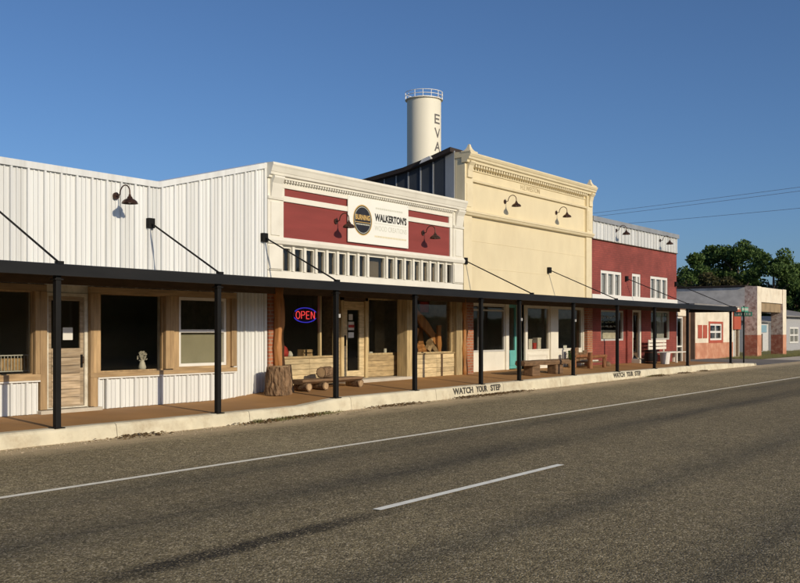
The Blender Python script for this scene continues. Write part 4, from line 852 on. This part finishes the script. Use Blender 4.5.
sb = thing('slab_bench', (24.45, 12.75, .36), 'heavy timber slab bench on two block legs at the sidewalk edge', 'bench')
mb = MB(); n_ = 13; rows = []
for i in range(n_):
    t = i / (n_ - 1); x = 23.1 + 2.6 * t; e = .06 * math.sin(i * 1.3) + .03 * math.sin(i * 2.9) - (.1 if i in (0, n_ - 1) else 0)
    rows += [(x, 12.55 - e, .66), (x, 12.53 - e, .74), (x, 12.56 - e, .785), (x, 12.98 + e * .6, .785), (x, 13.0 + e * .6, .7), (x, 12.9, .655)]
mb.add(rows, [(i * 6 + k, (i + 1) * 6 + k, (i + 1) * 6 + (k + 1) % 6, i * 6 + (k + 1) % 6) for i in range(n_ - 1) for k in range(6)] + [(5, 4, 3, 2, 1, 0), tuple((n_ - 1) * 6 + k for k in range(6))]).build('seat', 'slab', sb)
for x in (23.75, 25.15): bx('leg', 'slab', sb, x - .22, x + .22, 12.62, 12.92, walk_z(x, 12.75) - .01, .672, bevel=.03)

ch = thing('rustic_chair', (29.1, 13.5, .43), 'rustic orange log armchair against the brick pier', 'chair')
cz = walk_z(29.1, 13.5)
for x, y, h, r_ in ((28.55, 13.85, .62, .1), (28.62, 13.3, .5, .09), (29.72, 13.85, .36, .07), (29.72, 13.3, .36, .07)): rough_log((x, y, cz - .01), (x, y, cz + h), r_, r_ * .9, 'cedar_d', 'leg_post', ch, x, 12, .25, 4)
for y in (13.28, 13.87): rough_log((28.5, y, cz + .36), (29.8, y, cz + .37), .055, .05, 'cedar_d', 'arm_rail', ch, y, 10, .2, 4)
for i in range(3): bx('seat_plank', 'slab', ch, 28.64, 29.68, 13.36 + i * .165, 13.36 + i * .165 + .155, cz + .16, cz + .2, bevel=.006)
bx('seat_cushion', 'goods_white', ch, 28.9, 29.5, 13.4, 13.8, cz + .2, cz + .25, bevel=.02)
for i, h in enumerate((.5, .34, .4)): bx('back_plank', 'slab', ch, 28.8 + i * .3, 29.06 + i * .3, 13.9, 13.93, cz + .15, cz + .15 + h, bevel=.006)
pb = thing('potted_plant', (28.2, 13.75, .43), 'small potted plant beside the orange log armchair', 'plant')
MB().lathe((28.2, 13.75, walk_z(28.2, 13.75)), [(.08, 0), (.11, .2), (.125, .2), (.125, .24), (.1, .24), (.09, .2)], 16).build('pot', 'goods_tan', pb)
mb = MB()
for _ in range(140):
    a = random.uniform(0, 6.28); h = random.uniform(.24, .55); r_ = random.uniform(.02, .16); px, py, pz = 28.2 + r_ * math.cos(a), 13.75 + r_ * math.sin(a), .43 + h
    mb.add([(px - .03, py, pz), (px + .01, py - .03, pz + .03), (px + .04, py, pz + .01), (px, py + .02, pz - .03)], [(0, 1, 2, 3)])
mb.build('foliage', 'leaf1', pb)

wbn = thing('white_bench', (35.95, 13.45, .42), 'white slatted bench in front of the red brick building', 'bench')
cz = walk_z(35.9, 13.45)
for z in (.5, .63, .76): bx('back_slat', 'bench_white', wbn, 34.75, 36.55, 13.78, 13.815, cz + z, cz + z + .1, bevel=.006)
for i in range(4): bx('seat_slat', 'bench_white', wbn, 34.75, 37.2, 13.15 + i * .15, 13.15 + i * .15 + .13, cz + .37, cz + .41, bevel=.006)
for x in (34.85, 36.0, 37.1):
    for y in (13.18, 13.7): bx('leg', 'bench_white', wbn, x - .045, x + .045, y - .035, y + .035, cz - .005, cz + .369)
for x in (34.9, 36.4): bx('back_post', 'bench_white', wbn, x - .035, x + .035, 13.816, 13.85, cz + .2, cz + .87)
pk = thing('white_pail', (34.62, 13.1, .42), 'white pail on the sidewalk at the end of the white bench', 'pail')
pz = walk_z(34.62, 13.1)
MB().lathe((34.62, 13.1, pz), [(.001, 0), (.15, 0), (.19, .4), (.2, .4), (.2, .43), (.18, .43), (.17, .39), (.14, .03), (.001, .03)], 20).build('body', 'bucket', pk)
MB().tube([(34.62 + .19 * math.cos(R(a)), 13.1 - .03, pz + .36 - .14 * math.sin(R(a))) for a in range(0, 181, 15)], .008, 5).build('bail', 'alu', pk)
dbn = thing('dark_barrel', (33.95 - .1, 13.35, .42), 'short dark barrel between brick building door and white pail', 'barrel')
pz = walk_z(34.1, 13.4)
dbn.location = (34.12, 13.45, pz); ORG[dbn.name] = Vector((34.12, 13.45, pz))
MB().lathe((34.12, 13.45, pz), [(.001, 0), (.2, 0), (.24, .15), (.245, .25), (.23, .38), (.2, .5), (.18, .5), (.19, .44), (.001, .42)], 20).build('body', 'black', dbn)
for z in (.08, .42): MB().lathe((34.12, 13.45, pz), [(.222, z - .02), (.235, z - .02), (.235, z + .02), (.222, z + .02)], 20).build('hoop', 'bronze', dbn)
rk = MB().lathe((30.62, 13.6, walk_z(30.6, 13.6) - .01), [(.001, 0), (.11, .0), (.13, .06), (.1, .13), (.04, .17), (.001, .175)], 9).build('rock', 'slab', loc=(30.62, 13.6, .43)); tag(rk, 'small brown rock on the sidewalk beside the log armchair', 'rock')

# ------------------------------------------------------------------ goods in the shop windows
def goods(name, label, cat, loc, parts):
    t = thing(name, loc, label, cat)
    for (nm, m, *a) in parts: bx(nm, m, t, loc[0] + a[0], loc[0] + a[1], loc[1] + a[2], loc[1] + a[3], loc[2] + a[4], loc[2] + a[5], bevel=.006)
    return t
goods('display_shelf', 'low dark display shelf behind the neon sign window', 'shelf', (15.1, 14.62, .35), [('shelf_board', 'slab', 0, 1.8, 0, .4, .62, .66), ('leg', 'slab', 0, .06, .05, .35, 0, .62), ('leg', 'slab', 1.74, 1.8, .05, .35, 0, .62)])
goods('green_box', 'small green box in the lower corner of the neon sign window', 'box', (15.1, 14.3, .99), [('box_body', 'goods_green', 0, .22, 0, .12, 0, .13), ('lid', 'goods_green', -.01, .23, -.01, .13, .13, .15)])
t = thing('cloth_display', (15.8, 14.66, 1.02), 'red and white goods piled in the neon sign window', 'goods')
for i, (m, dx, s) in enumerate((('goods_white', -.22, .07), ('fabric_red', 0, .12), ('goods_white', .24, .06))): MB().lathe((15.85 + dx, 14.74, 1.01), [(.001, 0), (s, .01), (s * 1.2, s), (s * .8, s * 1.9), (.02, s * 2.4), (.001, s * 2.4)], 14).build('cloth_item', m, t, smooth=True)
goods('wooden_crate', 'small tan crate in the neon sign window beside the goods', 'crate', (16.45, 14.64, 1.02), [('crate_side', 'goods_tan', 0, .3, 0, .015, 0, .07), ('crate_side', 'goods_tan', 0, .3, 0, .015, .09, .16), ('crate_end', 'goods_tan', 0, .015, .016, .2, 0, .16), ('crate_end', 'goods_tan', .285, .3, .016, .2, 0, .16), ('crate_base', 'goods_tan', .015, .285, .016, .2, 0, .012)])
def candle(x, y, z, h, r_, label):
    t = thing('candle', (x, y, z), label, 'candle', 'candles in the entrance window'); MB().lathe((x, y, z), [(.001, 0), (r_, 0), (r_, h), (.001, h)], 14).build('wax', 'goods_white', t); MB().tube([(x, y, z + h), (x, y, z + h + .02)], .004, 5).build('wick', 'black', t)
candle(18.95, 14.68, 1.0, .09, .06, 'squat white candle in the window beside the shop door'); candle(19.55, 14.68, 1.0, .16, .045, 'tall white candle in the window beside the shop door'); candle(19.75, 14.68, 1.0, .1, .035, 'slim white candle in the window beside the shop door')
goods('window_ledge', 'dark display ledge behind the entrance window', 'ledge', (18.6, 14.6, .5), [('ledge_board', 'dark_wood', 0, 1.3, 0, .25, .44, .49), ('ledge_front', 'dark_wood', 0, 1.3, .0, .03, .0, .44)])
t = thing('wood_slab_arch', (20.9, 14.7, .4), 'live edge wood slabs propped as an arch in the shop window', 'wood slab')
def plank3(p0, p1, w, th, name, m='cedar'):
    p0, p1 = Vector(p0), Vector(p1); d = (p1 - p0).normalized(); sd = d.cross(Vector((0, 1, 0))).normalized(); mb = MB(); n = 7; vs = []
    for i in range(n):
        c = p0.lerp(p1, i / (n - 1)); e = w * (.5 + .12 * math.sin(i * 2.1 + p0.x * 5)); f_ = w * (.5 + .1 * math.sin(i * 1.7 + 2))
        for s_, y_ in ((-e, -th), (f_, -th), (f_, th), (-e, th)): q = c + sd * s_; vs.append((q.x, q.y + y_, q.z))
    mb.add(vs, [(i * 4 + k, (i + 1) * 4 + k, (i + 1) * 4 + (k + 1) % 4, i * 4 + (k + 1) % 4) for i in range(n - 1) for k in range(4)] + [(3, 2, 1, 0), tuple((n - 1) * 4 + k for k in range(4))]); return mb.build(name, m, t)
plank3((20.35, 14.55, 2.35), (21.6, 14.5, 1.35), .24, .03, 'slanted_slab'); plank3((21.62, 14.42, .75), (21.6, 14.42, 1.75), .16, .03, 'upright_slab'); plank3((20.35, 14.62, 1.75), (20.9, 14.62, 1.55), .25, .03, 'short_slab')
plank3((20.3, 14.7, .4), (20.3, 14.7, 2.35), .2, .03, 'upright_slab'); plank3((21.2, 14.75, .4), (21.2, 14.75, 1.7), .2, .03, 'upright_slab')
t = thing('firewood', (20.9, 14.4, 1.02), 'pale split logs stacked on the sill of the wood slab window', 'firewood')
bx('window_shelf', 'clad_d', t, 20.05, 21.75, 14.29, 14.55, .96, 1.0)
rough_log((20.1, 14.38, 1.09), (20.95, 14.42, 1.1), .09, .08, 'cedar', 'log', t, 5, 12, .3, 5); rough_log((20.2, 14.48, 1.21), (20.9, 14.46, 1.2), .08, .07, 'cedar', 'log', t, 6, 12, .3, 5)
for a, b in (((20.95, 14.36, 1.06), (21.25, 14.42, 1.38)), ((21.05, 14.36, 1.3), (21.45, 14.4, 1.05))): rough_log(a, b, .1, .06, 'cut', 'split_log', t, a[0], 6, .4, 4)
wp = goods('wall_picture', 'dark red framed picture hanging in the wood slab window', 'picture', (21.15, 14.75, 2.05), [('frame', 'dark_wood', 0, .5, 0, .03, 0, .38), ('print', 'fabric_red', .05, .45, -.006, -.001, .05, .33)])
goods('wire_rack', 'metal wire basket on a stand inside the leftmost window', 'basket', (8.8, 14.5, .21), [('stand_leg', 'alu', 0, .03, 0, .03, .142, .75), ('stand_leg', 'alu', .7, .73, 0, .03, .142, .75), ('basket_rim', 'alu', -.02, .76, -.02, .0, .98, 1.0), ('basket_rim', 'alu', -.02, .76, -.02, .0, .72, .74)] + [('basket_wire', 'alu', .06 * i, .06 * i + .01, -.015, -.005, .74, .98) for i in range(12)] + [('basket_lining', 'goods_tan', 0, .73, .01, .3, .74, .94)])
t = thing('flower_vase', (11.72, 14.45, .86), 'pale vase of flowers on the sill of the dark window beside the door', 'vase')
bx('sill_shelf', 'dark_wood', t, 10.6, 11.94, 14.31, 14.6, .82, .86)
MB().lathe((11.72, 14.42, .86), [(.001, 0), (.05, 0), (.075, .07), (.05, .15), (.035, .19), (.045, .21)], 16).build('vase', 'goods_white', t, smooth=True)
mb = MB()
for _ in range(90):
    a = random.uniform(0, 6.28); r_ = random.uniform(0, .09); h = random.uniform(.2, .36); px, py, pz = 11.72 + r_ * math.cos(a), 14.42 + r_ * math.sin(a), .86 + h; mb.add([(px - .02, py, pz), (px, py - .02, pz + .02), (px + .025, py, pz), (px, py + .01, pz - .02)], [(0, 1, 2, 3)])
mb.build('flowers', 'goods_white', t)
for i, (x, w_, h, m, lb) in enumerate(((26.25, .28, .2, 'fabric_red', 'red box in the yellow shop window, first from the teal door'), (26.62, .22, .3, 'goods_white', 'tall white box in the yellow shop window between red boxes'), (26.92, .2, .18, 'fabric_red', 'small red box in the yellow shop window beside the white ones'), (27.2, .22, .34, 'goods_white', 'white box in the yellow shop window nearest the white pilaster'))):
    goods('gift_box', lb, 'box', (x, 14.42, 1.01), [('box_body', m, 0, w_, 0, .18, 0, h), ('lid', m, -.008, w_ + .008, -.008, .188, h, h + .04)])
goods('window_shelf', 'low wooden shelf behind the gift boxes in the yellow shop', 'shelf', (26.1, 14.34, .5), [('shelf_board', 'goods_tan', 0, 1.4, 0, .4, .46, .5), ('shelf_front', 'goods_tan', 0, 1.4, .0, .02, 0, .46)])
goods('paper_card', 'small white card standing in the rightmost yellow shop window', 'card', (28.75, 14.3, 1.0), [('card_face', 'paper', 0, .25, 0, .01, 0, .13), ('card_foot', 'paper', .05, .2, .01, .07, 0, .01)])


# ------------------------------------------------------------------ trees behind the station
def leaf_cloud(mb, c, rx, ry, rz, n, size):
    for _ in range(n):
        while True:
            p = Vector((random.uniform(-1, 1), random.uniform(-1, 1), random.uniform(-1, 1)))
            if .15 < p.length < 1: break
        q = Vector((c[0] + p.x * rx, c[1] + p.y * ry, c[2] + p.z * rz)); s = size * random.uniform(.6, 1.3)
        a = Vector((random.gauss(0, 1), random.gauss(0, 1), random.gauss(0, 1))).normalized(); b = a.orthogonal().normalized() ; d = a.cross(b)
        mb.add([q - b * s - d * s * .5, q + b * s * .2 - d * s * .7, q + b * s + d * s * .3, q - b * s * .1 + d * s * .7], [(0, 1, 2, 3)])
def tree(x, y, h, w, m, label, seed, crown_low=.3, dens=1.0, leaf=.2):
    random.seed(seed); t = thing('tree', (x, y, 0), label, 'tree', 'trees behind the old station')
    mb = MB(); tips = []
    mb.tube([(x, y, -.1), (x + .1, y, h * .2), (x + .1 * w * random.uniform(-.3, .3), y, h * .45), (x, y, h * .8)], [.035 * h, .028 * h, .018 * h, .006 * h], 8)
    for i in range(9):
        a = i * 2.4 + random.uniform(-.3, .3); z0 = h * random.uniform(.22, .6); L_ = w * random.uniform(.55, .95); e = (x + math.cos(a) * L_, y + math.sin(a) * L_, z0 + h * random.uniform(.12, .3))
        mb.tube([(x, y, z0), ((x + e[0]) / 2, (y + e[1]) / 2, (z0 + e[2]) / 2 + .04 * h), e], [.012 * h, .008 * h, .003 * h], 6); tips.append(e)
    mb.build('trunk', 'trunk', t)
    cr = MB(); zc = h * (1 + crown_low) / 2; hz = h * (1 - crown_low) / 2
    for i in range(int(46 * dens)):
        u = random.uniform(-1, 1); a = random.uniform(0, 6.28); r_ = random.uniform(.45, .95) * math.sqrt(max(.05, 1 - u * u)); lob = 1 + .25 * math.sin(a * 3 + seed) + .2 * noise.noise(Vector((a, u * 2, seed)))
        c = (x + w * r_ * lob * math.cos(a), y + w * r_ * lob * math.sin(a), zc + hz * u * .88 * (1 + .15 * noise.noise(Vector((a * 2, seed, 1)))))
        s = random.uniform(.16, .3) * w + .25; leaf_cloud(cr, c, s, s, s * .75, int(330 * random.uniform(.6, 1.2)), leaf * .68)
    cr.build('crown', m, t)
for (wx, wy, h, w, m, lb, sd, cl, dn, lf) in (
    ((94.5, 33.2, 9.2, 2.3, 'leaf1', 'green leafy tree rising just beside the red brick building', 3, .25, .9, .19)),
    ((101.2, 32.5, 10.6, 2.6, 'leaf1', 'broad dark tree over the station roof, left half of the tallest pair', 5, .3, 1.1, .2)),
    ((100.4, 30.3, 10.9, 2.9, 'leaf1', 'broad dark tree over the station roof, right half of the tallest pair', 8, .28, 1.2, .2)),
    ((96.3, 25.7, 9.7, 2.2, 'leaf1', 'upright tree with airy top behind the brick portico', 13, .3, .9, .18)),
    ((102.9, 25.2, 8.4, 2.4, 'leaf1', 'small tree at the right edge above the pale house', 17, .2, 1.0, .19)),
    ((106.2, 23.9, 9.4, 3.2, 'leaf2', 'dark tree partly cut by the right picture edge', 19, .1, 1.2, .2)),
    ((87.4, 29.4, 6.6, 2.3, 'leaf3', 'olive brown tree low above the grey station wall', 23, .15, .9, .17)),
    ((86.5, 27.3, 6.3, 2.2, 'leaf3', 'brownish shrubby tree directly above the station roof', 29, .15, .9, .17)),
    ((106.6, 30.2, 6.9, 3.2, 'leaf2', 'dark low tree filling the gap above the portico', 31, .05, 1.3, .2)),
    ((110.5, 28.3, 6.6, 3.4, 'leaf2', 'dark low tree behind the portico right pillar', 37, .02, 1.3, .2)),
    ((97.1, 22.9, 5.6, 2.8, 'leaf2', 'dark bushy tree over the pale house roof', 41, .02, 1.2, .18)),
    ((105.7, 38.3, 6.5, 3.0, 'leaf2', 'dark low tree showing past the red brick corner', 43, .05, 1.1, .2))):
    tree(wx, wy, h, w, m, lb, sd, cl, dn, lf)
random.seed(77)
mb = MB()
for i in range(60):     # far wood closing the horizon
    a = i / 60; X = 119.1 + a * 32.5 + random.uniform(-6, 6); Y = 53.9 - a * 44.8 + random.uniform(-5, 5); s = random.uniform(2.2, 3.4); leaf_cloud(mb, (X, Y, s * .8), s * 1.2, s * 1.2, s * 1.25, 260, .34)
mb.build('woodland', 'leaf2', label='dark green woodland closing the view beyond the station and house', cat='woodland', kind='stuff')
mb = MB()
for i in range(70):  # unseen trees added across the street so the shop panes reflect dark
    X = -40 + i * 2.9; s = random.uniform(2.4, 3.6) if X < 70 else random.uniform(1.2, 1.7); leaf_cloud(mb, (X, -24 + random.uniform(-2, 2), s * .8), s * 1.2, s, s * 1.1, 300, .36)
mb.prof_x([(-27, -.1), (-22.6, -.1), (-22.4, 2.5), (-23.2, 5.6), (-25, 6.2), (-27, 5)], -60, 70); mb.prof_x([(-27, -.1), (-22.6, -.1), (-22.4, 1.5), (-23.2, 2.8), (-25, 3.0), (-27, 2)], 70.1, 190)  # solid core closes sky gaps; lower far part lets panes reflect sky
mb.build('reflection_wood', 'leaf2', label='unseen trees added across the street to darken window reflections', cat='woodland', kind='stuff')

# ------------------------------------------------------------------ overhead cables
for p0, p1, lb in (((58.0, 29.1, 9.25), (49.5, 10.2, 8.93), 'highest of the thin cables crossing the sky at right'), ((58.0, 29.1, 9.02), (49.5, 10.2, 8.74), 'middle thin cable crossing the sky at right'), ((57.7, 26.1, 8.47), (49.5, 10.2, 7.86), 'lowest of the thin cables crossing the sky at right')):
    p0, p1 = Vector(p0), Vector(p1); d = p1 - p0; P0 = p0 - d * .4; P1 = p1 + d * 1.2
    MB().tube([P0.lerp(P1, i / 20) - Vector((0, 0, .25 * (1 - (2 * i / 20 - 1) ** 2))) for i in range(21)], .011, 5).build('power_line', 'wire', label=lb, cat='cable', group='overhead cables')
